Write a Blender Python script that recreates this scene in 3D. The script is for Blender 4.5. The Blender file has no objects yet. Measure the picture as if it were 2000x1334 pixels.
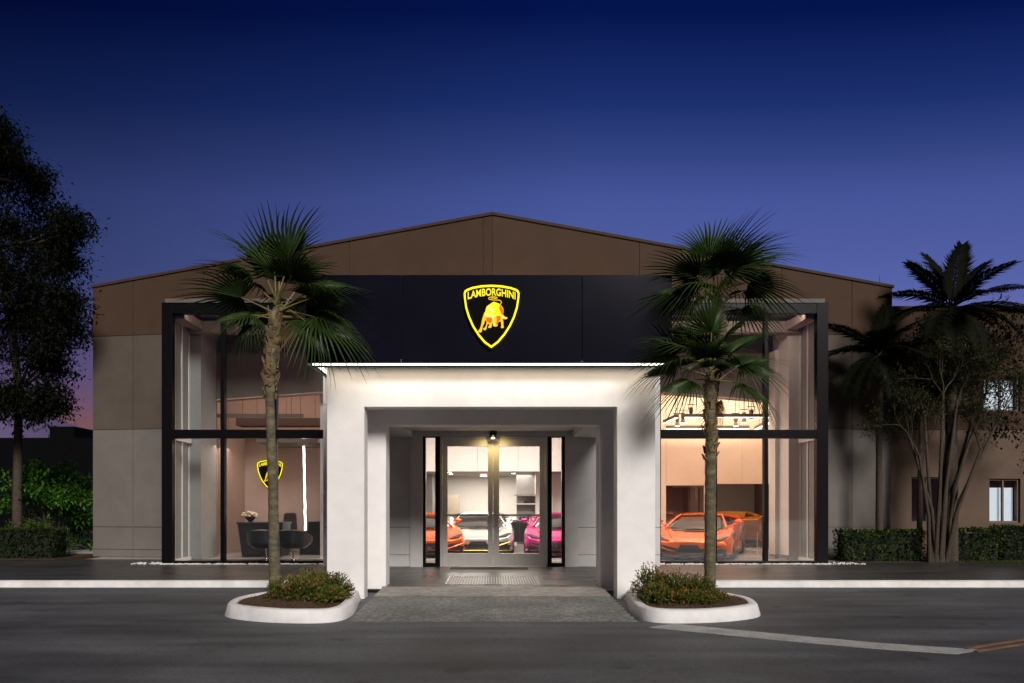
import bpy, bmesh, math, random
from mathutils import Vector, Matrix, Euler, noise
random.seed(7)
S = bpy.context.scene
COL = S.collection
PI = math.pi
F = 1333.33; CX = 962.0; HZ = 985.0; CH = 1.386     # focal length in photo pixels, principal column, horizon row, eye height

def at(px, py, d):
    """a photo pixel at a given distance -> point of the place"""
    return Vector(((px-CX)*d/F, d, CH-(py-HZ)*d/F))
def ax(px, d): return (px-CX)*d/F
def az(py, d): return CH-(py-HZ)*d/F

# ------------------------------------------------------------------ materials
def mat(name, col, rough=.6, metal=0., var=.12, scale=6., bump=0., bscale=60., stretch=(1,1,1), coat=0., spec=.5, emit=None, estr=0., detail=5., var2=0., scale2=.6):
    m = bpy.data.materials.new(name); m.use_nodes = True
    nt = m.node_tree; N = nt.nodes; L = nt.links
    b = N['Principled BSDF']
    b.inputs['Roughness'].default_value = rough
    b.inputs['Metallic'].default_value = metal
    b.inputs['Specular IOR Level'].default_value = spec
    b.inputs['Coat Weight'].default_value = coat
    b.inputs['Coat Roughness'].default_value = .03
    tc = N.new('ShaderNodeTexCoord'); mp = N.new('ShaderNodeMapping')
    mp.inputs['Scale'].default_value = stretch
    L.new(tc.outputs['Object'], mp.inputs['Vector'])
    nz = N.new('ShaderNodeTexNoise'); nz.inputs['Scale'].default_value = scale; nz.inputs['Detail'].default_value = detail
    L.new(mp.outputs[0], nz.inputs['Vector'])
    mx = N.new('ShaderNodeMix'); mx.data_type = 'RGBA'
    mx.inputs[6].default_value = (*[max(0, c*(1-2*var)) for c in col], 1)
    mx.inputs[7].default_value = (*[min(1, c*(1+2*var)) for c in col], 1)
    L.new(nz.outputs['Fac'], mx.inputs[0])
    out = mx.outputs[2]
    if var2:
        n2 = N.new('ShaderNodeTexNoise'); n2.inputs['Scale'].default_value = scale2; n2.inputs['Detail'].default_value = 4
        L.new(mp.outputs[0], n2.inputs['Vector'])
        mr = N.new('ShaderNodeMapRange'); mr.inputs[1].default_value = .3; mr.inputs[2].default_value = .7
        mr.inputs[3].default_value = 1-var2; mr.inputs[4].default_value = 1+var2
        L.new(n2.outputs['Fac'], mr.inputs[0])
        vm = N.new('ShaderNodeVectorMath'); vm.operation = 'SCALE'
        L.new(out, vm.inputs[0]); L.new(mr.outputs[0], vm.inputs['Scale']); out = vm.outputs[0]
        rr = N.new('ShaderNodeMapRange'); rr.inputs[1].default_value = .3; rr.inputs[2].default_value = .7
        rr.inputs[3].default_value = max(0, rough-.08); rr.inputs[4].default_value = min(1, rough+.1)
        L.new(n2.outputs['Fac'], rr.inputs[0]); L.new(rr.outputs[0], b.inputs['Roughness'])
    L.new(out, b.inputs['Base Color'])
    if bump:
        nb = N.new('ShaderNodeTexNoise'); nb.inputs['Scale'].default_value = bscale; nb.inputs['Detail'].default_value = 6
        L.new(mp.outputs[0], nb.inputs['Vector'])
        bp = N.new('ShaderNodeBump'); bp.inputs['Strength'].default_value = bump; bp.inputs['Distance'].default_value = .02
        L.new(nb.outputs['Fac'], bp.inputs['Height']); L.new(bp.outputs[0], b.inputs['Normal'])
    if emit:
        b.inputs['Emission Color'].default_value = (*emit, 1); b.inputs['Emission Strength'].default_value = estr
    return m

def glass(name, tint=(.93,.95,.95), base=.045, rough=.0, gain=.9):
    m = bpy.data.materials.new(name); m.use_nodes = True
    nt = m.node_tree; N = nt.nodes; L = nt.links; N.clear()
    o = N.new('ShaderNodeOutputMaterial'); mx = N.new('ShaderNodeMixShader')
    t = N.new('ShaderNodeBsdfTransparent'); t.inputs[0].default_value = (*tint, 1)
    g = N.new('ShaderNodeBsdfGlossy'); g.inputs['Roughness'].default_value = rough
    lw = N.new('ShaderNodeLayerWeight')
    pw = N.new('ShaderNodeMath'); pw.operation = 'POWER'; pw.inputs[1].default_value = 4.
    ma = N.new('ShaderNodeMath'); ma.operation = 'MULTIPLY_ADD'; ma.inputs[1].default_value = gain; ma.inputs[2].default_value = base
    L.new(lw.outputs['Facing'], pw.inputs[0]); L.new(pw.outputs[0], ma.inputs[0]); L.new(ma.outputs[0], mx.inputs[0])
    L.new(t.outputs[0], mx.inputs[1]); L.new(g.outputs[0], mx.inputs[2]); L.new(mx.outputs[0], o.inputs[0])
    return m

def leafmat(name, col, rough=.5, var=.35, scale=9., trans=.25):
    m = mat(name, col, rough, var=var, scale=scale, spec=.35)
    nt = m.node_tree; N = nt.nodes; L = nt.links; b = N['Principled BSDF']; b.inputs['Specular IOR Level'].default_value = .2 if col[1] > .02 else .05
    o = [n for n in N if n.type == 'OUTPUT_MATERIAL'][0]
    tr = N.new('ShaderNodeBsdfTranslucent'); mx = N.new('ShaderNodeMixShader'); mx.inputs[0].default_value = trans
    L.new(b.inputs['Base Color'].links[0].from_socket, tr.inputs[0])
    L.new(b.outputs[0], mx.inputs[1]); L.new(tr.outputs[0], mx.inputs[2]); L.new(mx.outputs[0], o.inputs[0])
    return m

def lamp(name, col, s):
    return mat(name, (.8,.8,.8), .5, var=0, emit=col, estr=s)

M = {}
M['asphalt'] = mat('asphalt', (.076,.079,.086), .62, var=.25, scale=150, bump=.5, bscale=260, stretch=(1,1,1), var2=.35, scale2=.55)
def asphalt():
    m = M['asphalt']; nt = m.node_tree; N = nt.nodes; L = nt.links; b = N['Principled BSDF']
    tc = N.new('ShaderNodeTexCoord'); src = b.inputs['Base Color'].links[0].from_socket
    mp = N.new('ShaderNodeMapping'); mp.inputs['Scale'].default_value = (.22, 1.25, 1); L.new(tc.outputs['Object'], mp.inputs[0])
    st = N.new('ShaderNodeTexNoise'); st.inputs['Scale'].default_value = 1.6; st.inputs['Detail'].default_value = 7; L.new(mp.outputs[0], st.inputs['Vector'])
    r1 = N.new('ShaderNodeMapRange'); r1.inputs[1].default_value = .34; r1.inputs[2].default_value = .66; r1.inputs[3].default_value = .66; r1.inputs[4].default_value = 1.34; L.new(st.outputs['Fac'], r1.inputs[0])
    w = N.new('ShaderNodeTexNoise'); w.inputs['Scale'].default_value = 1.3; w.inputs['Detail'].default_value = 5; L.new(tc.outputs['Object'], w.inputs['Vector'])
    wa = N.new('ShaderNodeVectorMath'); wa.operation = 'MULTIPLY_ADD'; wa.inputs[1].default_value = (.9,.9,0); L.new(w.outputs['Color'], wa.inputs[0]); L.new(tc.outputs['Object'], wa.inputs[2])
    vo = N.new('ShaderNodeTexVoronoi'); vo.feature = 'DISTANCE_TO_EDGE'; vo.inputs['Scale'].default_value = .33; L.new(wa.outputs[0], vo.inputs['Vector'])
    r2 = N.new('ShaderNodeMapRange'); r2.inputs[1].default_value = .0; r2.inputs[2].default_value = .006; r2.inputs[3].default_value = .80; r2.inputs[4].default_value = 1.; L.new(vo.outputs['Distance'], r2.inputs[0])
    sp = N.new('ShaderNodeTexNoise'); sp.inputs['Scale'].default_value = 2.1; sp.inputs['Detail'].default_value = 2; L.new(tc.outputs['Object'], sp.inputs['Vector'])
    r3 = N.new('ShaderNodeMapRange'); r3.inputs[1].default_value = .66; r3.inputs[2].default_value = .74; r3.inputs[3].default_value = 1.; r3.inputs[4].default_value = .5; L.new(sp.outputs['Fac'], r3.inputs[0])
    gr = N.new('ShaderNodeTexVoronoi'); gr.inputs['Scale'].default_value = 55; L.new(tc.outputs['Object'], gr.inputs['Vector'])
    sc_ = N.new('ShaderNodeSeparateColor'); L.new(gr.outputs['Color'], sc_.inputs[0])
    r4 = N.new('ShaderNodeMapRange'); r4.inputs[1].default_value = 0; r4.inputs[2].default_value = 1; r4.inputs[3].default_value = .78; r4.inputs[4].default_value = 1.25; L.new(sc_.outputs[0], r4.inputs[0])
    f = r1.outputs[0]
    for q in (r2, r3, r4):
        mm = N.new('ShaderNodeMath'); mm.operation = 'MULTIPLY'; L.new(f, mm.inputs[0]); L.new(q.outputs[0], mm.inputs[1]); f = mm.outputs[0]
    vm = N.new('ShaderNodeVectorMath'); vm.operation = 'SCALE'; L.new(src, vm.inputs[0]); L.new(f, vm.inputs['Scale']); L.new(vm.outputs[0], b.inputs['Base Color'])
asphalt()
M['terrace'] = mat('dark_stone_tiles', (.050,.045,.045), .34, var=.3, scale=3., bump=.06, bscale=25, stretch=(.5,2.2,1), var2=.3, scale2=.8)
M['grout'] = mat('tile_joint', (.02,.02,.02), .9)
M['kerb'] = mat('white_kerb_paint', (.74,.73,.74), .62, var=.07, scale=9, bump=.25, bscale=30, var2=.13, scale2=2.6)
M['concrete'] = mat('apron_concrete', (.27,.255,.235), .8, var=.3, scale=10, bump=.3, bscale=90, stretch=(1.,1.3,1), var2=.25, scale2=2.4)
M['paver'] = mat('pavers', (.165,.165,.16), .8, var=.5, scale=16, bump=.4, bscale=90, var2=.35, scale2=1.3)
M['paver_joint'] = mat('paver_joint', (.05,.05,.05), .95)
M['line_white'] = mat('worn_white_line', (.34,.34,.34), .75, var=.25, scale=30, var2=.25, scale2=3.)
M['line_orange'] = mat('worn_orange_line', (.22,.11,.05), .8, var=.3, scale=30, var2=.3, scale2=4.)
M['wall_low'] = mat('panel_falloff_low', (.162,.147,.136), .75, spec=.08, var=.07, scale=3, bump=.12, bscale=70, var2=.10, scale2=.5)  # panel tones darken course by course, standing in for light fading upward
M['wall_mid'] = mat('panel_falloff_mid', (.101,.083,.070), .75, spec=.08, var=.08, scale=3, bump=.12, bscale=70, var2=.12, scale2=.5)
M['wall_up'] = mat('panel_falloff_up', (.069,.043,.030), .75, spec=.08, var=.08, scale=3, bump=.12, bscale=70, var2=.10, scale2=.5)
M['joint'] = mat('panel_backing', (.07,.06,.055), .9)
M['cap'] = mat('roof_cap_metal', (.06,.04,.03), .75, var=.1, spec=.1)
M['roof'] = mat('roof_sheet', (.12,.1,.09), .7)
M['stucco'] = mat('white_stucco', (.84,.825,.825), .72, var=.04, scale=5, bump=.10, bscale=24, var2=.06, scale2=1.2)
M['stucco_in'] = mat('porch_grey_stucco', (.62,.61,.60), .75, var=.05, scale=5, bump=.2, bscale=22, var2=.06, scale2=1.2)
M['frame'] = mat('black_window_metal', (.005,.005,.006), .28, var=.1, spec=.15)
M['fascia'] = mat('black_cladding', (.006,.006,.012), .16, var=.15, scale=1.5, spec=.14)
M['glass'] = glass('window_glass')
M['alu'] = mat('door_aluminium', (.58,.56,.53), .42, metal=.15, var=.05, scale=20, stretch=(1,1,.1))
M['steel'] = mat('brushed_steel', (.62,.61,.6), .25, metal=1, var=.05)
M['grate'] = mat('grating_steel', (.34,.33,.32), .5, metal=.3, var=.2)
M['chrome'] = mat('chrome', (.8,.8,.8), .08, metal=1, var=.02)
M['in_white'] = mat('interior_white_wall', (.74,.70,.67), .7, var=.02, var2=.02)
M['in_peach'] = mat('interior_warm_wall', (.74,.56,.44), .7, var=.03, var2=.02)
M['in_pink'] = mat('interior_terracotta_wall', (.33,.225,.185), .7, var=.04, var2=.04)
M['in_rose'] = mat('interior_rose_panel', (.47,.345,.295), .7, var=.03)
M['in_dark'] = mat('interior_bulkhead', (.15,.11,.092), .75, var=.06)
M['in_ceil'] = mat('interior_ceiling', (.30,.25,.23), .8, var=.05)
M['in_grey'] = mat('interior_grey_wall', (.25,.24,.235), .7, var=.05)
M['in_floor'] = mat('polished_floor', (.46,.42,.40), .16, var=.07, scale=4, var2=.06)
M['in_beige'] = mat('beige_cupboard', (.42,.35,.27), .6)
M['darkglass'] = glass('smoked_glass', (.80,.75,.71), .07, .02)
M['blackbox'] = mat('charcoal_furniture', (.018,.017,.018), .35, var=.15)
M['leather'] = mat('charcoal_leather', (.03,.03,.036), .28, var=.15, bump=.1, bscale=40)
M['leather2'] = mat('dark_plum_fabric', (.045,.028,.032), .6, var=.15)
M['flower'] = mat('cream_petals', (.72,.58,.42), .6, var=.15, scale=40)
M['rubber'] = mat('black_rubber', (.012,.012,.012), .7, var=.2)
M['soil'] = mat('bark_mulch', (.085,.048,.026), .95, var=.45, scale=50, bump=1., bscale=70)
M['pebble'] = mat('white_pebbles', (.7,.68,.66), .6, var=.12, scale=20)
M['led'] = lamp('white_led', (1,.93,.82), 2.6)
M['led_reflection'] = lamp('white_reflection_glow', (1,.95,.88), 6.)
M['bar_glow'] = lamp('bar_diffuser', (1,.86,.74), 5.)
M['spot_glow'] = lamp('lamp_face', (1,.9,.78), 16.)
M['sign_y'] = lamp('sign_yellow', (1,.84,.005), 1.6)
M['sign_text'] = lamp('sign_letter_yellow', (1,.84,.03), 1.1)
M['sign_gold'] = lamp('sign_gold', (1,.58,.02), 1.15)
M['sign_pale'] = lamp('sign_pale_yellow', (1,.86,.25), 1.1)
M['sign_orange'] = lamp('sign_orange', (1,.16,.005), .9)
for k in ('sign_y','sign_text','sign_gold','sign_pale','sign_orange'):
    M[k].node_tree.nodes['Principled BSDF'].inputs['Specular IOR Level'].default_value = .1
    for n in M[k].node_tree.nodes:
        if n.type == 'MIX': n.inputs[6].default_value = n.inputs[7].default_value = (.05,.04,.0,1)
M['sign_bg'] = mat('sign_black', (.002,.002,.002), .6, var=0, spec=.04)
M['exit_red'] = lamp('red_sign', (1,.05,.05), 1.2)
M['palm_leaf'] = leafmat('fan_palm_leaf', (.032,.060,.014), .4)
M['palm_stem'] = mat('palm_stalk', (.17,.15,.04), .5, var=.2)
M['palm_dead'] = leafmat('dry_palm_leaf', (.12,.075,.03), .7)
M['feather'] = leafmat('feather_palm_leaf', (.008,.009,.005), .6, trans=.1)
M['palm_bark'] = mat('palm_bark', (.125,.108,.066), .9, var=.5, scale=9, bump=1., bscale=30, stretch=(1,1,2.2), var2=.45, scale2=4.)
M['boot'] = mat('palm_boots', (.17,.115,.05), .9, var=.4, scale=12, bump=.6, bscale=40)
M['bark'] = mat('brown_bark', (.060,.045,.032), .9, var=.4, scale=14, bump=.8, bscale=40)
M['bark_pale'] = mat('pale_bark', (.050,.037,.025), .85, var=.35, scale=14, bump=.6, bscale=40)
M['tree_leaf'] = leafmat('dark_tree_leaf', (.012,.016,.009), .6)
M['shrub_leaf'] = leafmat('bright_shrub_leaf', (.055,.165,.018), .5)
M['hedge_leaf'] = leafmat('hedge_leaf', (.075,.125,.020), .5)
M['hedge_leaf2'] = leafmat('dark_hedge_leaf', (.026,.045,.013), .5)
M['hedge_core'] = mat('hedge_core', (.008,.012,.005), .9)
M['myrtle_leaf'] = leafmat('myrtle_leaf', (.045,.050,.018), .55)
M['bush_green'] = leafmat('bush_green', (.075,.150,.022), .5)
M['bush_olive'] = leafmat('bush_bronze', (.200,.130,.030), .55)
M['bush_red'] = leafmat('bush_red_tips', (.42,.11,.045), .55)
M['grass'] = leafmat('grass_blades', (.045,.065,.018), .6)
M['hill'] = mat('hazed_hill', (.13,.105,.21), .95, var=.2, scale=.01, spec=0)  # bluish purple of the distant air put into the hill's own colour
M['far_wall'] = mat('dark_far_wall', (.005,.005,.006), .95, spec=0)
M['annex_low'] = mat('annex_falloff_low', (.125,.088,.067), .75, spec=.08, var=.08, scale=2, bump=.12, bscale=70, var2=.15, scale2=.5)  # annex repeats the upward darkening of the showroom panels for fading light
M['annex_up'] = mat('annex_falloff_up', (.060,.037,.025), .75, spec=.08, var=.08, scale=2, bump=.12, bscale=70, var2=.12, scale2=.5)
M['blind'] = mat('lit_blind', (.7,.75,.8), .7, var=.05, emit=(.62,.72,.85), estr=.42)
M['dark_pane'] = mat('dark_window_pane', (.004,.004,.006), .08, var=0)
M['mat_dark'] = mat('door_mat', (.014,.013,.013), .95, var=.3, scale=80)
M['path'] = mat('path_concrete', (.30,.29,.28), .8, var=.1)
M['land'] = mat('dark_ground', (.022,.022,.02), .95, var=.3, scale=2)

# ------------------------------------------------------------------ mesh building
class MB:
    def __init__(s): s.v = []; s.f = []; s.m = []; s.cur = 0
    def face(s, pts):
        i = len(s.v); s.v += [tuple(p) for p in pts]; s.f.append(tuple(range(i, i+len(pts)))); s.m.append(s.cur)
    def mesh(s, vs, fs):
        i = len(s.v); s.v += [tuple(p) for p in vs]
        for f in fs: s.f.append(tuple(k+i for k in f)); s.m.append(s.cur)
    def box(s, x0, x1, y0, y1, z0, z1):
        vs = [(x, y, z) for x in (x0, x1) for y in (y0, y1) for z in (z0, z1)]
        s.mesh(vs, [(0,1,3,2),(4,6,7,5),(0,4,5,1),(2,3,7,6),(0,2,6,4),(1,5,7,3)])
        return s
    def prism(s, a, b):
        """two matching loops of points, sides and caps"""
        n = len(a)
        s.mesh(list(a)+list(b), [tuple(range(n))[::-1], tuple(range(n, 2*n))]+[(i, (i+1) % n, n+(i+1) % n, n+i) for i in range(n)])
        return s
    def tube(s, pts, rad, n=8, cap=True):
        pts = [Vector(p) for p in pts]; rings = []
        if not isinstance(rad, (list, tuple)): rad = [rad]*len(pts)
        ref = Vector((.13,.97,.2))
        for i, p in enumerate(pts):
            t = (pts[min(i+1, len(pts)-1)]-pts[max(i-1, 0)])
            t = t.normalized() if t.length > 1e-9 else Vector((0,0,1))
            r_ = ref if abs(t.dot(ref)) < .9 else Vector((1,0,0))
            u = t.cross(r_).normalized(); w = t.cross(u)
            rings.append([p+(u*math.cos(2*PI*k/n)+w*math.sin(2*PI*k/n))*rad[i] for k in range(n)])
        vs = [q for r in rings for q in r]; fs = []
        for i in range(len(pts)-1):
            for k in range(n):
                fs.append((i*n+k, i*n+(k+1) % n, (i+1)*n+(k+1) % n, (i+1)*n+k))
        if cap: fs.append(tuple(range(n))[::-1]); fs.append(tuple(range((len(pts)-1)*n, len(pts)*n)))
        s.mesh(vs, fs); return s
    def lathe(s, prof, c=(0,0,0), n=16):
        """prof = [(r,z)...] round z"""
        vs = [(c[0]+r*math.cos(2*PI*k/n), c[1]+r*math.sin(2*PI*k/n), c[2]+z) for r, z in prof for k in range(n)]
        fs = [(i*n+k, i*n+(k+1) % n, (i+1)*n+(k+1) % n, (i+1)*n+k) for i in range(len(prof)-1) for k in range(n)]
        fs += [tuple(range(n))[::-1], tuple(range((len(prof)-1)*n, len(prof)*n))]
        s.mesh(vs, fs); return s
    def ball(s, c, r, n=10, m=6, sq=(1,1,1)):
        vs = []; fs = []
        for i in range(m+1):
            a = PI*i/m
            for k in range(n):
                b = 2*PI*k/n
                vs.append((c[0]+r*sq[0]*math.sin(a)*math.cos(b), c[1]+r*sq[1]*math.sin(a)*math.sin(b), c[2]+r*sq[2]*math.cos(a)))
        for i in range(m):
            for k in range(n): fs.append((i*n+k, (i+1)*n+k, (i+1)*n+(k+1) % n, i*n+(k+1) % n))
        s.mesh(vs, fs); return s
    def build(s, name, mats, parent=None, smooth=None, bevel=0., fix=False, origin=None):
        me = bpy.data.meshes.new(name)
        if parent is not None:
            off = Vector((0,0,0)); p = parent
            while p is not None: off += p.location; p = p.parent
        elif origin is not None: off = Vector(origin)
        else:
            xs = [v[0] for v in s.v]; ys = [v[1] for v in s.v]; zs = [v[2] for v in s.v]
            off = Vector(((min(xs)+max(xs))/2, (min(ys)+max(ys))/2, min(zs)))
        me.from_pydata([(v[0]-off.x, v[1]-off.y, v[2]-off.z) for v in s.v], [], s.f)
        for m_ in (mats if isinstance(mats, list) else [mats]): me.materials.append(m_)
        if isinstance(mats, list): me.polygons.foreach_set('material_index', s.m)
        if fix or smooth is not None:
            bm = bmesh.new(); bm.from_mesh(me)
            if smooth is not None: bmesh.ops.remove_doubles(bm, verts=bm.verts, dist=1e-5)
            if fix: bmesh.ops.recalc_face_normals(bm, faces=bm.faces)
            bm.to_mesh(me); bm.free()
        if smooth is not None:
            me.polygons.foreach_set('use_smooth', [True]*len(me.polygons)); me.set_sharp_from_angle(angle=math.radians(smooth))
        me.update()
        o = bpy.data.objects.new(name, me); COL.objects.link(o)
        if parent is not None: o.parent = parent
        else: o.location = off
        if bevel:
            b = o.modifiers.new('bevel', 'BEVEL'); b.width = bevel; b.segments = 3; b.limit_method = 'ANGLE'; b.angle_limit = math.radians(40)
        return o

def tag(o, label=None, cat=None, group=None, kind=None):
    if label: o['label'] = label
    if cat: o['category'] = cat
    if group: o['group'] = group
    if kind: o['kind'] = kind
    return o
def thing(name, loc, label, cat, group=None):
    o = bpy.data.objects.new(name, None); COL.objects.link(o); o.location = loc; o.empty_display_size = .3
    return tag(o, label, cat, group)
def struct(o, label, cat='ground'): return tag(o, label, cat, kind='structure')
def copy_tree(o, parent=None):
    c = o.copy(); COL.objects.link(c); c.parent = parent
    for ch in [x for x in bpy.data.objects if x.parent == o]: copy_tree(ch, c)
    return c
def bx(name, m, parent, *a, bevel=0.): return MB().box(*a).build(name, m, parent, bevel=bevel)

# ------------------------------------------------------------------ camera, sky, key light
cam = bpy.data.cameras.new('camera'); co = bpy.data.objects.new('camera', cam); COL.objects.link(co)
co.location = (0, 0, CH); co.rotation_euler = (PI/2, 0, 0)
cam.sensor_width = 36; cam.lens = 24; cam.shift_x = (1000-CX)/2000; cam.shift_y = (HZ-667)/2000
cam.clip_start = .1; cam.clip_end = 8000
S.camera = co

SUN_AZ, SUN_EL = 19., 30.
sl = bpy.data.lights.new('low_light', 'SUN'); so = bpy.data.objects.new('low_light', sl); COL.objects.link(so)
sl.energy = 3.4; sl.angle = math.radians(18); sl.color = (1, .93, .86)
dirv = Vector((-math.sin(math.radians(SUN_AZ))*math.cos(math.radians(SUN_EL)), math.cos(math.radians(SUN_AZ))*math.cos(math.radians(SUN_EL)), -math.sin(math.radians(SUN_EL))))
so.rotation_euler = dirv.to_track_quat('-Z', 'Y').to_euler()
so.location = (8, -10, 12)

W = bpy.data.worlds.new('World'); S.world = W; W.use_nodes = True
nt = W.node_tree; N = nt.nodes; L = nt.links
bg = N['Background']
tc = N.new('ShaderNodeTexCoord'); sp = N.new('ShaderNodeSeparateXYZ'); L.new(tc.outputs['Generated'], sp.inputs[0])
rp = N.new('ShaderNodeValToRGB'); e = rp.color_ramp.elements
stops = [(0., (.50,.15,.17)), (.06, (.46,.19,.17)), (.116, (.36,.165,.21)), (.18, (.20,.145,.345)), (.30, (.082,.110,.335)), (.41, (.052,.078,.275)),
         (.457, (.029,.050,.195)), (.507, (.0105,.026,.138)), (.586, (.0010,.0062,.066)), (1., (.0004,.003,.036))]
while len(e) < len(stops): e.new(.5)
for el, (p, c) in zip(e, stops): el.position = p; el.color = (*c, 1)
x2 = N.new('ShaderNodeMath'); x2.operation = 'MULTIPLY'; L.new(sp.outputs['X'], x2.inputs[0]); L.new(sp.outputs['X'], x2.inputs[1])
x3 = N.new('ShaderNodeMath'); x3.operation = 'MULTIPLY_ADD'; L.new(x2.outputs[0], x3.inputs[0]); x3.inputs[1].default_value = .55; x3.inputs[2].default_value = 1.
x4 = N.new('ShaderNodeMath'); x4.operation = 'MULTIPLY'; L.new(sp.outputs['Z'], x4.inputs[0]); L.new(x3.outputs[0], x4.inputs[1])
L.new(x4.outputs[0], rp.inputs[0])
fx = N.new('ShaderNodeMapRange'); fx.inputs[1].default_value = -.6; fx.inputs[2].default_value = .12; fx.inputs[3].default_value = .42; fx.inputs[4].default_value = 1.14
L.new(sp.outputs['X'], fx.inputs[0])
fy = N.new('ShaderNodeMapRange'); fy.inputs[1].default_value = -.4; fy.inputs[2].default_value = .5; fy.inputs[3].default_value = .22; fy.inputs[4].default_value = 1.
L.new(sp.outputs['Y'], fy.inputs[0])
mu = N.new('ShaderNodeMath'); mu.operation = 'MULTIPLY'; L.new(fx.outputs[0], mu.inputs[0]); L.new(fy.outputs[0], mu.inputs[1])
vs = N.new('ShaderNodeVectorMath'); vs.operation = 'SCALE'; L.new(rp.outputs[0], vs.inputs[0]); L.new(mu.outputs[0], vs.inputs['Scale'])
sk = N.new('ShaderNodeTexSky'); sk.sky_type = 'NISHITA'; sk.sun_disc = False; sk.sun_elevation = math.radians(-4); sk.sun_rotation = math.radians(-40)
vk = N.new('ShaderNodeVectorMath'); vk.operation = 'SCALE'; vk.inputs['Scale'].default_value = .004; L.new(sk.outputs[0], vk.inputs[0])
ad = N.new('ShaderNodeVectorMath'); ad.operation = 'ADD'; L.new(vs.outputs[0], ad.inputs[0]); L.new(vk.outputs[0], ad.inputs[1])
L.new(ad.outputs[0], bg.inputs[0]); bg.inputs[1].default_value = 1.

def area(name, loc, sx, sy, power, col, rot=(0,0,0)):
    l = bpy.data.lights.new(name, 'AREA'); l.shape = 'RECTANGLE'; l.size = sx; l.size_y = sy; l.energy = power; l.color = col
    o = bpy.data.objects.new(name, l); COL.objects.link(o); o.location = loc; o.rotation_euler = rot; return o
def spot(name, loc, target, power, col, ang=60, blend=.6, size=.04):
    l = bpy.data.lights.new(name, 'SPOT'); l.energy = power; l.color = col; l.spot_size = math.radians(ang); l.spot_blend = blend; l.shadow_soft_size = size
    o = bpy.data.objects.new(name, l); COL.objects.link(o); o.location = loc
    o.rotation_euler = (Vector(target)-Vector(loc)).to_track_quat('-Z', 'Y').to_euler(); return o

# ------------------------------------------------------------------ ground
RZ = -.11
struct(MB().box(-900, 900, -40, 3000, -.9, -.16).build('ground', M['land']), 'dark open ground reaching to the far hills')
struct(MB().box(-60, 60, -30, 12.32, -.155, RZ).build('road', M['asphalt']), 'dark grey asphalt drive in front of the showroom', 'road')
YK = 12.3
b = MB(); b.box(-40, -1.86, YK+.16, 17.2, -.15, -.006); b.box(1.86, 40, YK+.16, 16.4, -.15, -.006); b.box(-1.86, 1.86, 11.5, 15.4, -.15, -.006)
struct(b.build('terrace_base', M['grout']), 'dark bedding under the terrace tiles', 'paving')
b = MB()
def tiles(x0, x1, y0, y1, w, h):
    nx = max(1, round((x1-x0)/w)); ny = max(1, round((y1-y0)/h)); dx = (x1-x0)/nx; dy = (y1-y0)/ny
    for i in range(nx):
        for j in range(ny):
            b.box(x0+i*dx+.0025, x0+(i+1)*dx-.0025, y0+j*dy+.0025, y0+(j+1)*dy-.0025, -.006, 0.)
tiles(-16, -1.86, YK+.165, 17.2, 1.2, .6); tiles(1.86, 16, YK+.165, 16.4, 1.2, .6); tiles(-1.86, 1.86, 11.5, 15.35, 1.24, .6)
struct(b.build('terrace', M['terrace']), 'dark glossy stone terrace along the front of the showroom', 'paving')
# kerb along the terrace, white painted, either side of the porch
b = MB()
for x0, x1 in ((-40, -2.3), (2.3, 40)):
    n = 40
    for i in range(n):
        a = x0+(x1-x0)*i/n; c = x0+(x1-x0)*(i+1)/n
        b.prism([(a, YK-.02, RZ-.02), (a, YK+.15, RZ-.02), (a, YK+.15, .004), (a, YK+.02, .004), (a, YK, -.012)],
                [(c, YK-.02, RZ-.02), (c, YK+.15, RZ-.02), (c, YK+.15, .004), (c, YK+.02, .004), (c, YK, -.012)])
struct(b.build('kerb', M['kerb'], smooth=40), 'white painted kerb along the edge of the dark terrace', 'kerb')
# apron ramp: poured strip then pavers down to the road
def rampz(y): return -.001-(11.5-y)/(11.5-8.7)*.106
b = MB(); b.prism([(-1.84, 11.5, -.2), (-1.84, 10.62, -.2), (-1.84, 10.62, rampz(10.62)), (-1.84, 11.5, rampz(11.5))],
                  [(1.84, 11.5, -.2), (1.84, 10.62, -.2), (1.84, 10.62, rampz(10.62)), (1.84, 11.5, rampz(11.5))])
struct(b.build('apron', M['concrete'], fix=True), 'pale worn concrete strip at the mouth of the porch', 'paving')
b = MB(); b.prism([(-1.86, 10.61, -.2), (-1.86, 8.68, -.2), (-1.86, 8.68, rampz(8.68)-.008), (-1.86, 10.61, rampz(10.61)-.008)],
                  [(1.86, 10.61, -.2), (1.86, 8.68, -.2), (1.86, 8.68, rampz(8.68)-.008), (1.86, 10.61, rampz(10.61)-.008)])
struct(b.build('paver_bed', M['paver_joint'], fix=True), 'sand bed under the entrance pavers', 'paving')
b = MB(); row = 0; y = 8.7
while y < 10.58:
    y1 = min(y+.105, 10.6); x = -1.85-(.105 if row % 2 else 0)
    while x < 1.84:
        a, c = max(x, -1.85)+.003, min(x+.21, 1.85)-.003
        if c-a > .03:
            h = random.uniform(-.0015, .0015)
            q = [(a, y+.003), (c, y+.003), (c, y1-.003), (a, y1-.003)]
            b.prism([(u, v, rampz(v)-.02) for u, v in q], [(u, v, rampz(v)+h) for u, v in q])
        x += .21
    y = y1; row += 1
struct(b.build('paver_ramp', M['paver']), 'grey brick paver ramp from the porch to the drive', 'paving')
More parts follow.
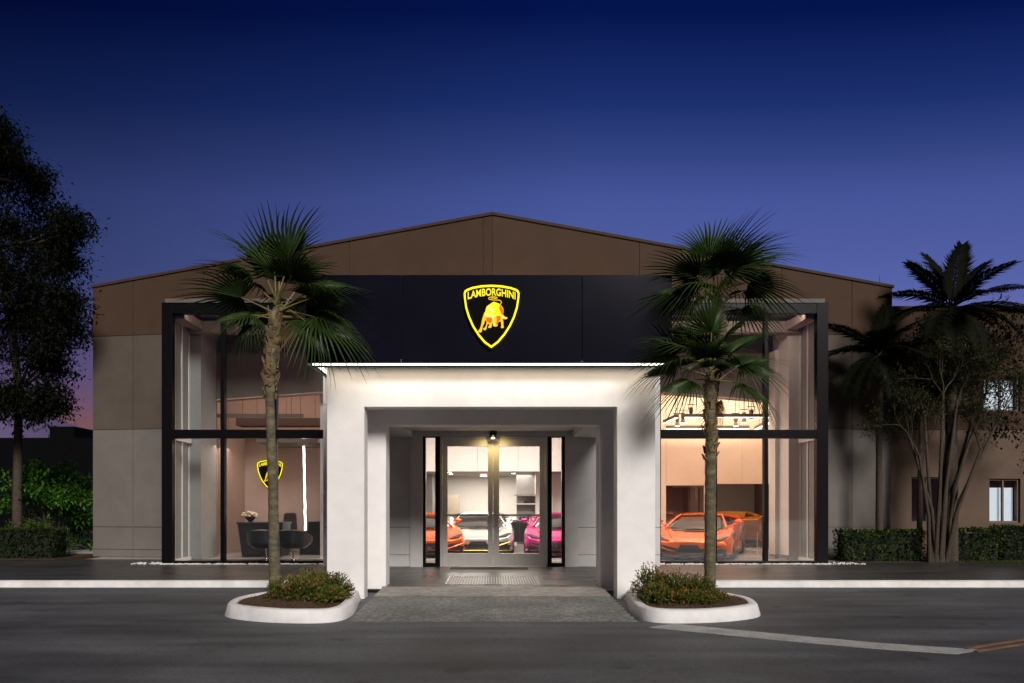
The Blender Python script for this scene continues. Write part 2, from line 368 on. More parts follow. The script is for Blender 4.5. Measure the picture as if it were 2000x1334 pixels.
# painted stripes on the road
def ground_pt(px, py, z=RZ): d = (CH-z)*F/(py-HZ); return (ax(px, d), d)
def stripe(name, m, pts, z):
    b = MB(); n = len(pts)
    b.prism([(x, y, z-.003) for x, y in pts], [(x, y, z+.003) for x, y in pts]); return b.build(name, m, fix=True)
struct(stripe('road_stripe', M['line_white'], [ground_pt(*p) for p in ((1268,1226),(1316,1219),(1490,1236),(1720,1257),(1915,1270),(1868,1278),(1700,1267),(1480,1247))], RZ+.004), 'wide worn white stripe painted on the asphalt', 'road marking')
struct(stripe('lane_line', M['line_orange'], [ground_pt(*p) for p in ((1880,1267),(1940,1257),(2000,1248),(2040,1241),(2040,1244),(2000,1251.5),(1940,1260.5),(1885,1270))], RZ+.004), 'faded orange line nearer the terrace, of a double line', 'road marking')
struct(stripe('lane_line', M['line_orange'], [ground_pt(*p) for p in ((1900,1272),(1950,1264),(2000,1256),(2040,1249),(2040,1253),(2000,1260),(1950,1267.5),(1910,1274))], RZ+.004), 'faded orange line nearer the viewer, of a double line', 'road marking')

# ------------------------------------------------------------------ the showroom
BL = thing('showroom_building', (0, 17, 0), 'low gabled showroom with walls toned darker upward for light falloff and two tall black framed glass bays', 'building')
PYC, PYE, XE, EAV, APX = 16.7, 18.1, 10.6, 7.15, 8.49
def wy(x): return PYC+(PYE-PYC)*abs(x)/XE
def topz(x): return APX+(EAV-APX)*abs(x)/XE
nrm = {s: Vector((s*(PYE-PYC), -XE, 0)).normalized() for s in (-1, 1)}
def wpt(s, u, z, off=0.):
    n = nrm[s]; return (s*u+n.x*off, wy(u)+n.y*off, z)
def panel(b, s, u0, u1, z0, z1, g=.007, th=.05):
    """one facade panel; z1 None = up to the sloping roof line"""
    u0 += g; u1 -= g; z0 += g
    if z1 is None: q = [(u0, z0), (u1, z0), (u1, topz(u1)-.02), (u0, topz(u0)-.02)]
    else: q = [(u0, z0), (u1, z0), (u1, z1-g), (u0, z1-g)]
    if s < 0: q = q[::-1]
    b.prism([wpt(s, u, z, -th) for u, z in q], [wpt(s, u, z, 0) for u, z in q])
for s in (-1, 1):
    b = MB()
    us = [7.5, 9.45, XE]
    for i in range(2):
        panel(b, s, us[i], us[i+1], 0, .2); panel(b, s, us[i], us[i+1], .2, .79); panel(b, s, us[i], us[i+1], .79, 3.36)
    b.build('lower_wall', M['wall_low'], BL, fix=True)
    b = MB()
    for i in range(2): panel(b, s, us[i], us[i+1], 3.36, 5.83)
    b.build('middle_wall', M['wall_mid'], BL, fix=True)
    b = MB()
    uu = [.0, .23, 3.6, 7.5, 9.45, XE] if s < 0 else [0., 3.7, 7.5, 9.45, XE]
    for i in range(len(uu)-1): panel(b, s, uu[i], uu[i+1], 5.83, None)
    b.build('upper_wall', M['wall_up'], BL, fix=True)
    b = MB()   # backing behind the panel joints
    for q in ([(7.5, 0), (XE-.01, 0), (XE-.01, 5.9), (7.5, 5.9)], [(0, 5.83), (XE-.01, 5.83), (XE-.01, topz(XE)-.05), (0, topz(0)-.05)]):
        if s < 0: q = q[::-1]
        b.prism([wpt(s, u, z, -.3) for u, z in q], [wpt(s, u, z, -.022) for u, z in q])
    b.build('wall_backing', M['joint'], BL, fix=True)
    b = MB()   # roof cap
    q = lambda o0, o1: [wpt(s, 0, APX-.03, o0), wpt(s, XE+.03, EAV-.03, o0), wpt(s, XE+.03, EAV+.04, o0), wpt(s, 0, APX+.04, o0)]
    b.prism(q(-.35, 0), q(.035, 0)); b.build('roof_cap', M['cap'], BL, fix=True)
    b = MB()
    b.prism([wpt(s, 0, APX-.12, -.3), wpt(s, XE, EAV-.12, -.3), wpt(s, XE, EAV-.02, -.3), wpt(s, 0, APX-.02, -.3)],
            [(0, 34, APX-.12), (s*XE, 34, EAV-.12), (s*XE, 34, EAV-.02), (0, 34, APX-.02)])
    b.build('roof', M['roof'], BL, fix=True)
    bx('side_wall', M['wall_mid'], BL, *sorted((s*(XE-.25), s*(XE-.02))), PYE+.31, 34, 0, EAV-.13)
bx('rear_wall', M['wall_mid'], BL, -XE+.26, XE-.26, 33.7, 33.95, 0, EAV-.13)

YW = 15.8
# entrance wall, with door opening
YD = 15.15
DX0, DX1, DZ = ax(826, YD), ax(1103.5, YD), az(852.5, YD)
b = MB()
for x0, x1, in ((-3.76, DX0), (DX1, 3.72)):
    pil = .28
    if x0 < 0: parts = ((x0, x1-pil), (x1-pil, x1))
    else: parts = ((x0+pil, x1), (x0, x0+pil))
    a, c = parts[0]
    for z0, z1 in ((0, .265), (.265, .875), (.875, 3.6)): b.box(a+.003, c, YD, YD+.2, z0+.006, z1-.006)
    a, c = parts[1]; b.box(a, c, YD-.045, YD+.2, 0, 3.6)
b.box(DX0, DX1, YD, YD+.2, DZ+.002, 3.6)
b.box(-3.76, 3.72, YD+.002, YD+.2, 3.602, 6.0)
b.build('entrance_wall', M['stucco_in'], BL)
bx('wall_backing', M['joint'], BL, -3.75, DX0-.002, YD+.03, YD+.25, 0, 3.59)
bx('wall_backing', M['joint'], BL, DX1+.002, 3.71, YD+.03, YD+.25, 0, 3.59)

# glazed bays
def bay(s, xo, xi, mull, xg):
    """s side, xo outer edge, xi inner edge, mull = mullion edges, xg = outer glass edge"""
    w = MB()
    lo, hi = min(xo, xi), max(xo, xi)
    zb0, zb1, zt0, zt1, zg, zt = -.003, az(1095.8, YW), az(856, YW), az(839, YW), az(612, YW), az(592.5, YW)
    fr = MB()
    ja, jb = sorted((xo, xg)); fr.box(ja, jb, YW, YW+.16, zb0, zt)      # outer jamb
    xin = xi-s*(-1)*0
    ia, ib = sorted((xi, xi+s*.085)); fr.box(ia, ib, YW, YW+.16, zb0, zt)
    a, c = (jb, ia) if s < 0 else (ib, ja)
    fr.box(a, c, YW+.004, YW+.156, zg, zt-.004); fr.box(a, c, YW+.004, YW+.156, zt1-.0, zt0+.0) if False else fr.box(a, c, YW+.004, YW+.156, zt0, zt1)
    fr.box(a, c, YW+.004, YW+.156, zb0, zb1)
    edges = [a]
    for m0, m1 in mull:
        fr.box(m0, m1, YW+.008, YW+.15, zb1, zt0); fr.box(m0, m1, YW+.008, YW+.15, zt1, zg); edges += [m0, m1]
    edges.append(c)
    win = fr.build('window', M['frame'], BL, bevel=.006)
    if True:
        for i in range(0, len(edges), 2):
            for z0, z1 in ((zb1, zt0), (zt1, zg)):
                bx('pane', M['glass'], win, edges[i]+.001, edges[i+1]-.001, YW+.07, YW+.08, z0+.001, z1-.001)
    # glazed return of the bay with pale inner mullions
    xs = xg+s*.0
    yb = wy(xo)-.05
    sf = MB(); n = 3; y0, y1 = YW+.162, 17.15
    for z0, z1 in ((zb0, zb1), (zt0, zt1), (zg, zt-.01)):
        sf.box(*sorted((xo-s*.0, xo-s*.1)), y0, y1, z0, z1)
    for i in range(n+1):
        yy = y0+(y1-y0)*i/n
        sf.box(*sorted((xo-s*.003, xo-s*.05)), yy-.03 if i else yy, yy+.03, zb1, zt0); sf.box(*sorted((xo-s*.003, xo-s*.05)), yy-.03 if i else yy, yy+.03, zt1, zg)
    sd = sf.build('bay_return', M['in_white'], win)
    bx('return_cladding', M['frame'], win, *sorted((xo+s*.012, xo+s*.002)), y0, y1, zb0, zt-.01)
    for z0, z1 in ((zb1, zt0), (zt1, zg)):
        for i in range(n):
            ya = y0+(y1-y0)*i/n+.032; yb2 = y0+(y1-y0)*(i+1)/n-.032
            bx('return_panel', M['in_grey'], win, *sorted((xo-s*.004, xo-s*.03)), ya, yb2, z0+.002, z1-.002)
    # solid pier between the return and the facade
    bx('bay_pier', M['in_grey' if s < 0 else 'in_white'], BL, *sorted((xo, xo-s*.32)), 17.18, 18.15, 0, zt-.012)
    bx('bay_pier_base', M['in_grey'], BL, *sorted((xo-s*.3205, xo-s*.335)), 17.17, 18.15, .001, .1)
    bx('bay_roof', M['roof'], BL, lo+.001, hi-.001, YW+.165, 18.4, zt-.008, zt+.16)
    bx('bay_roof_edge', M['frame'], BL, lo, hi, YW-.002, YW+.163, zt+.002, zt+.02)
    # inside: ceiling beams and dark bulkhead with its sloping lower edge
    cb = MB(); zc = zt-.09
    cb.box(lo+.12, hi-.12, 17.0, 17.25, zc-.28, zc); cb.box(*sorted((xo-s*.2, xo-s*.45)), YW+.17, 16.99, zc-.22, zc-.02)
    area('header_fill', ((lo+hi)/2, YW+.22, zt-.16), hi-lo-.9, .05, 6 if s < 0 else 20, (1, .76, .62), (math.radians(52), 0, 0))  # unseen strip added behind the header to brighten the bulkhead
    cb.build('ceiling_beam', M['in_ceil'], BL)
    yk = 18.2; xa, xb = sorted((xo+s*.4, ax(640 if s < 0 else 1284, yk)))
    zl, zr = (az(784, yk), az(764, yk)) if s < 0 else (az(764.5, yk), az(787, yk))
    q = [(xa, zl), (xb, zr), (xb, zt-.02), (xa, zt-.02)]
    MB().prism([(x, yk, z) for x, z in q], [(x, yk+.25, z) for x, z in q]).build('bulkhead', M['in_dark'], BL, fix=True)
    q = [(xa, zl-.035), (xb, zr-.035), (xb, zr-.002), (xa, zl-.002)]
    MB().prism([(x, yk-.02, z) for x, z in q], [(x, yk+.25, z) for x, z in q]).build('bulkhead_trim', M['in_rose'], BL, fix=True)
    return zt
X = lambda p: ax(p, YW)
ZT = bay(-1, X(315.5), X(640), [(X(430), X(438)), (X(533), X(540))], X(336))
bay(1, X(1618), X(1284), [(X(1393.5), X(1401)), (X(1493.5), X(1501))], X(1596))

# interior shell
bx('interior_floor', M['in_floor'], BL, -10.3, 10.3, 15.97, 33.6, -.1, -.002)
# right hand display room
YR = 21.4
b = MB()
xw0, xw1 = ax(1240, YR), 10.2
dA, dB, dT = ax(1390, YR), ax(1509, YR), az(945, YR)
eA, eB, eT = ax(1301, YR), ax(1375, YR), az(948, YR)
zj = 5.4
for x0, x1, z0, z1 in ((xw0, eA, 0, zj), (eA, eB, eT, zj), (eB, dA, 0, zj), (dA, dB, dT, zj), (dB, xw1, 0, zj)):
    n = max(1, round((x1-x0)/.9))
    for i in range(n):
        b.box(x0+(x1-x0)*i/n+.004, x0+(x1-x0)*(i+1)/n-.004, YR, YR+.15, z0, z1)
b.build('display_room_wall', M['in_peach'], BL)
bx('display_room_backing', M['in_grey'], BL, xw0, xw1, YR+.03, YR+.14, max(dT, eT)+.3, zj)
bx('display_room_side', M['in_peach'], BL, 10.0, 10.25, 18.4, YR, 0, zj)
bx('room_partition', M['in_white'], BL, ax(1205, 19.5), ax(1205, 19.5)+.15, 18.6, YR, 0, zj)
bx('dark_recess', M['in_grey'], BL, eA-.2, xw1, YR+5.2, YR+5.4, 0, 3.)
bx('dark_recess_ceiling', M['in_dark'], BL, eA-.2, xw1, YR+.16, YR+5.2, 3.0, 3.1)
cx0 = ax(1514, 17.75); bx('white_column', M['in_white'], BL, cx0, cx0+.5, 17.75, 18.15, .08, 5.4)
bx('column_base', M['in_grey'], BL, cx0-.004, cx0+.504, 17.745, 18.155, 0, .08)
# reception room on the left
YL = 20.4
b = MB(); xl0, xl1 = -10.2, ax(655, YL)
b.box(ax(436, YL), xl1, YL, YL+.15, 0, az(853, YL)); b.build('reception_wall', M['in_pink'], BL)
bx('reception_pier', M['in_rose'], BL, ax(402, 18.9), ax(424, 18.9), 18.9, 19.2, 0, 5.4)
bx('reception_pier_side', M['in_pink'], BL, ax(424, 18.9)+.002, ax(440, 18.9), 18.95, YL, 0, az(853, YL))
b = MB(); n = 12
for i in range(n):
    x0 = xl0+(xl1-xl0)*i/n; x1 = xl0+(xl1-xl0)*(i+1)/n; b.box(x0+.006, x1-.006, YL+1.2, YL+1.3, 0, 5.4)
b.build('reception_upper_wall', M['in_rose'], BL)
bx('upper_wall_backing', M['in_grey'], BL, xl0, xl1, YL+1.27, YL+1.4, 0, 5.4)
bx('mezzanine_edge', M['in_dark'], BL, ax(463, YL), xl1, YL-.1, YL+.4, az(832, YL), az(817, YL))
bx('reception_ceiling', M['in_dark'], BL, ax(545, YL), xl1, 18.4, YL-.11, az(876, YL), az(876, YL)+.1)
bx('reception_side', M['in_rose'], BL, -10.25, -10.05, 18.4, YL+1.2, 0, 5.4)
bx('room_partition', M['in_white'], BL, xl1, xl1+.15, 18.6, 22, 0, 5.4)
bx('upper_ceiling', M['in_ceil'], BL, -10.2, 10.2, 18.47, 30, 5.42, 5.55)
# centre hall seen through the doors
YB = 22.6
zb = az(920.5, YB)
b = MB(); hx0, hx1 = xl1+.16, ax(1205, 19.5)-.01; n = 6
for i in range(n): b.box(hx0+(hx1-hx0)*i/n+.004, hx0+(hx1-hx0)*(i+1)/n-.004, YB, YB+.15, zb, 5.4)
b.build('hall_bulkhead', M['in_white'], BL)
bx('hall_ceiling', M['in_grey'], BL, hx0, hx1, YB+.152, 28, zb+.02, zb+.12)
bx('hall_rear_wall', M['in_white'], BL, hx0, ax(1010, 27.5), 27.5, 27.7, 0, 3.)
bx('hall_grey_wall', M['in_grey'], BL, ax(1009, 24.6), ax(1046, 24.6), 24.6, 24.8, 0, zb+.02)
bx('hall_column', M['in_white'], BL, ax(1046, 24.2), ax(1080, 24.2), 24.2, 24.9, 0, zb+.02)
bx('hall_side_wall', M['in_white'], BL, ax(1080, 24.4), hx1, 24.4, 24.6, 0, zb+.02)
bx('hall_cupboard', M['in_beige'], BL, ax(860, 26), ax(896, 26), 26.0, 26.6, 0, az(966, 26))
bx('hall_left_pier', M['in_grey'], BL, hx0, ax(845, 25), 25, 25.2, 0, zb+.02)

# doors
YF = YD+.02
df = MB()
fx0, fx1 = ax(859.5, YF), ax(1069.5, YF)
df.box(fx0, fx0+.05, YF, YF+.14, 0, DZ); df.box(fx1-.05, fx1, YF, YF+.14, 0, DZ); df.box(fx0+.05, fx1-.05, YF, YF+.14, DZ-.05, DZ-.001)
df.build('door_frame', M['alu'], BL, bevel=.004)
dh = MB()
for side, (gl, gr) in ((-1, (874, 953)), (1, (975, 1054))):
    x0 = fx0+.054 if side < 0 else ax(963, YF)+.002; x1 = ax(963, YF)-.002 if side < 0 else fx1-.054
    g0, g1, t, bt = ax(gl, YF), ax(gr, YF), az(871.5, YF), az(1081, YF)
    d = MB(); y0, y1 = YF+.03, YF+.085
    d.box(x0, g0, y0, y1, .012, DZ-.055); d.box(g1, x1, y0, y1, .012, DZ-.055); d.box(g0, g1, y0, y1, t, DZ-.055); d.box(g0, g1, y0, y1, .012, bt)
    dr = d.build('door', M['alu'], BL, bevel=.003)
    bx('door_glass', M['glass'], dr, g0, g1, YF+.052, YF+.06, bt, t)
    bx('push_bar', M['alu'], dr, g0, g1, YF+.035, YF+.05, az(1008, YF), az(1004.5, YF))
    hx = ax(957.5 if side < 0 else 968, YF); h0, h1 = az(1027, YF), az(1005, YF); hw = -side*-.09
    MB().tube([(hx, y0, h0), (hx, y0-.05, h0), (hx+hw*.6, y0-.075, h0+.01), (hx+hw*.6, y0-.075, h1-.01), (hx, y0-.05, h1), (hx, y0, h1)], .011, 8).build('handle', M['steel'], dr, smooth=50)
    hh = MB()
    for z in (.28, 1.0, 1.75, 2.55): hh.tube([(x0-.012 if side < 0 else x1+.012, y0-.004, z-.06), (x0-.012 if side < 0 else x1+.012, y0-.004, z+.06)], .013, 8)
    hh.build('hinge', M['steel'], dr)
    if side > 0: MB().tube([(hx-.03, y0-.012, .93), (hx-.03, y0+.01, .93)], .016, 10).build('lock', M['steel'], dr)
for a, c, g0, g1 in ((826, 859.3, 831.5, 850), (1069.8, 1103.3, 1077.7, 1097)):
    m = MB(); a, c, g0, g1 = [ax(q, YF) for q in (a, c, g0, g1)]
    zb0 = az(1099.5, YF)
    m.box(a, g0, YF-.02, YF+.12, 0, DZ); m.box(g1, c, YF-.02, YF+.12, 0, DZ); m.box(g0, g1, YF-.02, YF+.12, 0, zb0); m.box(g0, g1, YF-.02, YF+.12, DZ-.02, DZ)
    sl_ = m.build('sidelight', M['frame'], BL, bevel=.003); bx('pane', M['glass'], sl_, g0, g1, YF+.04, YF+.05, zb0, DZ-.02)

# ------------------------------------------------------------------ portico
PO = thing('entrance_portico', (0, 12, 0), 'white stucco entrance portico under a black cladded canopy with a lit lower edge', 'porch')
YP = 10.8
def portal(name, x0, x1, i0, i1, zs, zt, y0, y1, zb, m, bev):
    q = [(x0, zb), (x0, zt), (x1, zt), (x1, zb), (i1, zb), (i1, zs), (i0, zs), (i0, zb)]
    vs = [(x, y0, z) for x, z in q]+[(x, y1, z) for x, z in q]
    fs = [(0,1,6,7), (1,2,5,6), (2,3,4,5), (8,15,14,9), (9,14,13,10), (10,13,12,11)]
    fs += [(i, 8+i, 8+(i+1) % 8, (i+1) % 8) for i in range(8)]
    b = MB(); b.mesh(vs, fs); return b.build(name, m, PO, fix=True, bevel=bev, smooth=40)
portal('front_frame', ax(638, YP), ax(1280, YP), ax(711.5, YP), ax(1205, YP), az(795, YP), 3.58, YP, YP+.3, RZ-.03, M['stucco'], .012)
portal('rear_frame', -2.55, 2.52, ax(754, 11.55), ax(1171, 11.55), az(829.5, 11.55), 3.2, 11.55, 11.95, -.05, M['stucco'], .010)
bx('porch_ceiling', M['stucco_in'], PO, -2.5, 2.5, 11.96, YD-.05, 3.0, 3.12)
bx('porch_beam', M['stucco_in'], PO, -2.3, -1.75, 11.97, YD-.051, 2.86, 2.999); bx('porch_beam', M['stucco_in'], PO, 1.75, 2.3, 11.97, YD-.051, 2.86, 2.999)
bx('porch_link', M['stucco'], PO, -2.5, 2.47, YP+.302, 11.548, 2.99, 3.15)
YC = 10.45; cx0_, cx1_ = ax(598, YC), ax(1312, YC); zc0, zc1 = az(711.5, YC), az(537, YC)
bx('canopy_core', M['frame'], PO, cx0_+.02, cx1_-.02, YC+.025, YD-.01, 3.62, zc1-.01)
js = [cx0_, ax(783.5, YC), ax(1137, YC), cx1_]
b = MB()
for i in range(3):
    b.box(js[i]+(.004 if i else 0), js[i+1]-(.004 if i < 2 else 0), YC, YC+.02, zc0+.02, zc1)
for xx in (cx0_, cx1_): 
    for k in range(3): b.box(*( (xx-.003, xx+.017) if xx < 0 else (xx-.017, xx+.003)), YC+.022+k*1.55, YC+.022+(k+1)*1.55-.008, zc0+.02, zc1)
b.build('canopy_fascia', M['fascia'], PO, bevel=.003)
bx('canopy_soffit', M['stucco'], PO, cx0_+.03, cx1_-.03, YC+.03, YD-.02, 3.585, 3.618)
bx('canopy_trim', M['frame'], PO, cx0_+.07, cx1_-.07, YC+.075, YC+.1, zc0-.03, 3.583)
led = MB(); led.box(cx0_+.09, cx1_-.09, YC+.022, YC+.05, zc0-.008, zc0+.018)
led.build('led_strip', M['led'], PO)
for xx in (cx0_+.1, cx1_-.13): bx('led_strip', M['led'], PO, xx, xx+.03, YC+.12, YD-.1, 3.545, 3.583)
for xx in (cx0_+.075, cx1_-.095): bx('canopy_trim', M['frame'], PO, xx-.05, xx-.02, YC+.11, YD-.1, 3.56, 3.583) if False else None
area('canopy_wash', ((cx0_+cx1_)/2, YC+.13, zc0-.04), cx1_-cx0_-.3, .05, 11, (1, .84, .62), (math.radians(14), 0, 0))
# lamp over the door
dl = thing('door_lamp', at(963, 852, YD-.1), 'small black lamp on a bracket above the double doors', 'lamp')
c = at(963, 843, YD-.12)
b = MB(); b.box(c.x-.085, c.x+.085, YD-.14, YD-.02, c.z-.02, c.z+.13); b.build('bracket', M['frame'], dl, bevel=.01)
MB().lathe([(.05,.06),(.075,.03),(.08,-.02),(.06,-.08),(.0,-.1)], (c.x, YD-.16, c.z-.05), 16).build('lamp_head', M['frame'], dl, smooth=40)
MB().lathe([(.05,.006),(.05,0),(.0,-.002)], (c.x, YD-.16, c.z-.156), 14).build('lens', M['led'], dl)
spot('door_glow', (c.x, YD-.26, c.z-.11), (c.x, YD+.02, c.z-.7), 34, (1, .74, .28), 160, .9, .03)
# mat and grating on the porch floor
b = MB(); m0, m1 = ax(881, 15.0), ax(1030, 15.0)
b.box(m0, m1, 14.55, 14.98, .0015, .014); tag(b.build('door_mat', M['mat_dark'], bevel=.004), 'thin dark door mat lying before the glass doors', 'mat')
g = thing('floor_grating', (0, 12.3, .002), 'steel bar grating set in the porch floor in front of the mat', 'grating')
ga, gb = ax(874, 12.1), ax(1051, 12.1)
bx('pit', M['frame'], g, ga, gb, 11.72, 12.95, .0012, .004)
b = MB(); n = 34
for i in range(n): xx = ga+.02+(gb-ga-.04)*i/(n-1); b.box(xx-.011, xx+.011, 11.75, 12.92, .005, .014)
b.build('bar', M['grate'], g)
b = MB(); b.box(ga-.02, gb+.02, 11.70, 11.72, .001, .016); b.box(ga-.02, gb+.02, 12.95, 12.97, .001, .016); b.box(ga-.02, ga, 11.721, 12.949, .001, .016); b.box(gb, gb+.02, 11.721, 12.949, .001, .016)
b.build('rim', M['steel'], g)

# ------------------------------------------------------------------ shield signs
BULL = [(765,440),(790,470),(815,500),(825,560),(815,610),(822,628),(850,655),(885,658),(886,680),(850,692),(815,685),(812,700),(822,740),(820,790),(828,825),(815,838),(785,838),(775,820),(788,800),(780,750),(775,722),(745,735),(725,760),(725,795),(705,812),(660,810),(645,790),(640,752),(625,770),(630,795),(620,825),(600,837),(570,832),(565,815),(585,800),(585,772),(560,770),(545,800),(540,850),(520,875),(485,865),(482,845),(515,830),(535,780),(540,740),(525,700),(510,720),(500,760),(475,810),(468,850),(460,895),(440,912),(400,905),(400,885),(425,855),(440,820),(450,780),(460,720),(470,680),(485,630),(500,590),(520,560),(525,520),(545,475),(590,445),(630,415),(660,400),(690,408),(730,425)]
PATCH_O = [[(525,672),(600,664),(638,690),(630,742),(578,757),(540,724)], [(770,458),(800,500),(822,560),(813,612),(790,606),(772,560),(748,520)], [(700,640),(770,640),(774,700),(745,728),(722,770),(712,805),(700,760),(715,700)]]
PATCH_P = [[(566,490),(620,478),(650,520),(664,570),(615,595),(575,545)], [(760,618),(815,640),(850,664),(882,664),(846,684),(800,672)], [(510,610),(600,600),(690,640),(640,660),(520,650)], [(628,660),(660,655),(668,740),(690,790),(665,800),(648,760)]]
SHIELD = [(158,262),(172,218),(210,190),(300,155),(450,128),(620,118),(790,128),(940,155),(1040,190),(1076,218),(1090,262),(1085,345),(1060,500),(1010,660),(940,810),(850,950),(740,1080),(620,1170),(500,1085),(395,960),(300,810),(230,650),(185,500),(163,345)]
TAIL = [(765,445),(788,412),(780,386),(750,372),(650,368),(590,360),(570,345),(585,326),(640,315),(700,322),(722,335),(690,344),(640,336),(612,338)]
def offset_poly(p, d):
    n = len(p); out = []
    for i in range(n):
        a, b_, c_ = Vector(p[i-1]), Vector(p[i]), Vector(p[(i+1) % n])
        e1 = (b_-a).normalized(); e2 = (c_-b_).normalized()
        n1 = Vector((-e1.y, e1.x)); n2 = Vector((-e2.y, e2.x)); m_ = (n1+n2); m_ = m_/max(.35, m_.dot(n1))if m_.length > .01 else n1
        out.append(tuple(b_+m_*d))
    return out
def chaikin(p, n=2):
    for _ in range(n):
        q = []
        for i in range(len(p)):
            a, b_ = Vector(p[i]), Vector(p[(i+1) % len(p)])
            q += [tuple(a*.75+b_*.25), tuple(a*.25+b_*.75)]
        p = q
    return p
def shield(loc, width, label):
    sc = width/930.; T = lambda u, v, y: (loc[0]+(u-622)*sc, loc[1]-y, loc[2]-(v-640)*sc)
    r = thing('shield_sign', loc, label, 'sign')
    def poly(name, p, y0, y1, m, par):
        b = MB(); b.prism([T(u, v, y0) for u, v in p], [T(u, v, y1) for u, v in p])
        return b.build(name, m, par, fix=True)
    # keep the bottom tip sharp: smooth only the rest
    out = SHIELD
    poly('backplate', offset_poly(out, 16), 0, .05, M['sign_bg'], r)
    inn = offset_poly(out, 29); n = len(out)
    b = MB()
    vs = [T(u, v, .051) for u, v in out]+[T(u, v, .051) for u, v in inn]+[T(u, v, .068) for u, v in out]+[T(u, v, .068) for u, v in inn]
    fs = []
    for i in range(n):
        j = (i+1) % n; fs += [(i, j, n+j, n+i), (2*n+i, 2*n+j, 3*n+j, 3*n+i), (i, j, 2*n+j, 2*n+i), (n+i, n+j, 3*n+j, 3*n+i)]
    b.mesh(vs, fs); b.build('outline', M['sign_y'], r, fix=True)
    bull = poly('bull', BULL, .052, .064, M['sign_gold'], r)
    for p in PATCH_O: poly('bull_shade', p, .0645, .067, M['sign_orange'], bull)
    for p in PATCH_P: poly('bull_light', p, .0675, .070, M['sign_pale'], bull)
    body = [(545,480),(600,446),(660,406),(735,430),(750,520),(770,600),(735,635),(640,660),(520,640),(505,600),(528,555)]
    poly('bull_light', body, .0642, .0650, M['sign_y'], bull)
    tl = [Vector(t) for t in TAIL]; b = MB(); b.tube([T(u, v, .058) for u, v in TAIL], [.006*sc/.00088]*len(TAIL), 6); b.build('tail', M['sign_gold'], bull, smooth=60)
    # lettering, bent to the top edge
    cu = bpy.data.curves.new('lettering', 'FONT'); cu.body = 'LAMBORGHINI'; cu.size = 1; cu.offset = .026; cu.extrude = .0; cu.space_character = 1.0
    to = bpy.data.objects.new('lettering', cu); COL.objects.link(to); bpy.context.view_layer.update()
    me = bpy.data.meshes.new_from_object(to.evaluated_get(bpy.context.evaluated_depsgraph_get()))
    bpy.data.objects.remove(to)
    xs = [v.co.x for v in me.vertices]; ys = [v.co.y for v in me.vertices]
    bm = bmesh.new(); bm.from_mesh(me)
    bmesh.ops.triangulate(bm, faces=bm.faces)
    g_ = bmesh.ops.extrude_face_region(bm, geom=bm.faces[:])
    top = {v for v in g_['geom'] if isinstance(v, bmesh.types.BMVert)}
    for v in bm.verts:
        u = 224+(v.co.x-min(xs))/(max(xs)-min(xs))*800; h = (v.co.y-min(ys))/(max(ys)-min(ys))
        vv = 298+.0004*(u-622)**2-h*124
        p = T(u, vv, .066 if v in top else .052); v.co = Vector(p)-r.location
    bmesh.ops.recalc_face_normals(bm, faces=bm.faces)
    bm.to_mesh(me); bm.free(); me.materials.clear(); me.materials.append(M['sign_text']); me.name = 'lettering'
    o = bpy.data.objects.new('lettering', me); COL.objects.link(o); o.parent = r
    return r
c = at(960, 620, YC); shield((c.x, YC-.012, c.z), 108*YC/F, 'large lit yellow and black shield sign with a bull on the black canopy')
c = at(528.5, 927, YL); shield((c.x, YL-.003, c.z), 50*YL/F, 'small lit shield sign with a bull on the terracotta reception wall')

# ------------------------------------------------------------------ sports cars
def paint(name, col, metal=.45, rough=.26):
    return mat(name, col, rough, metal=metal, var=.01, coat=.45, spec=.5)
M['orange'] = paint('orange_paint', (.92,.115,.0)); M['magenta'] = paint('magenta_paint', (.62,.01,.22)); M['silver'] = paint('silver_paint', (.60,.59,.56), .5)
M['amber'] = paint('amber_paint', (.88,.32,.008))
M['carglass'] = mat('dark_car_glass', (.012,.011,.011), .10, var=0, coat=0., spec=.3)
M['carblack'] = mat('satin_black_trim', (.010,.010,.011), .35, var=.1)
M['gold'] = mat('gold_trim', (.5,.30,.06), .3, metal=.7, var=.02)
M['head'] = lamp('headlight_glow', (1,.95,.9), 3.)
SEC = [(0.00,.20,.55,.60,.34,.52,.43,.30,.455,.46),(0.10,.14,.86,.90,.36,.80,.49,.45,.495,.50),(0.35,.12,.95,.97,.42,.91,.58,.60,.56,.56),
 (0.80,.12,.96,1.0,.50,.94,.72,.66,.66,.65),(1.25,.12,.95,.99,.55,.93,.79,.70,.76,.75),(1.60,.12,.96,.97,.55,.91,.82,.80,.81,.81),
 (2.60,.12,.98,.98,.56,.94,.88,.82,.88,.88),(3.20,.12,1.0,1.02,.58,.98,.95,.82,.95,.95),(3.75,.13,1.0,1.03,.60,.99,.99,.80,.98,.98),
 (4.35,.18,.96,1.0,.62,.95,.97,.80,.96,.96),(4.62,.30,.85,.92,.62,.86,.90,.7,.90,.9)]
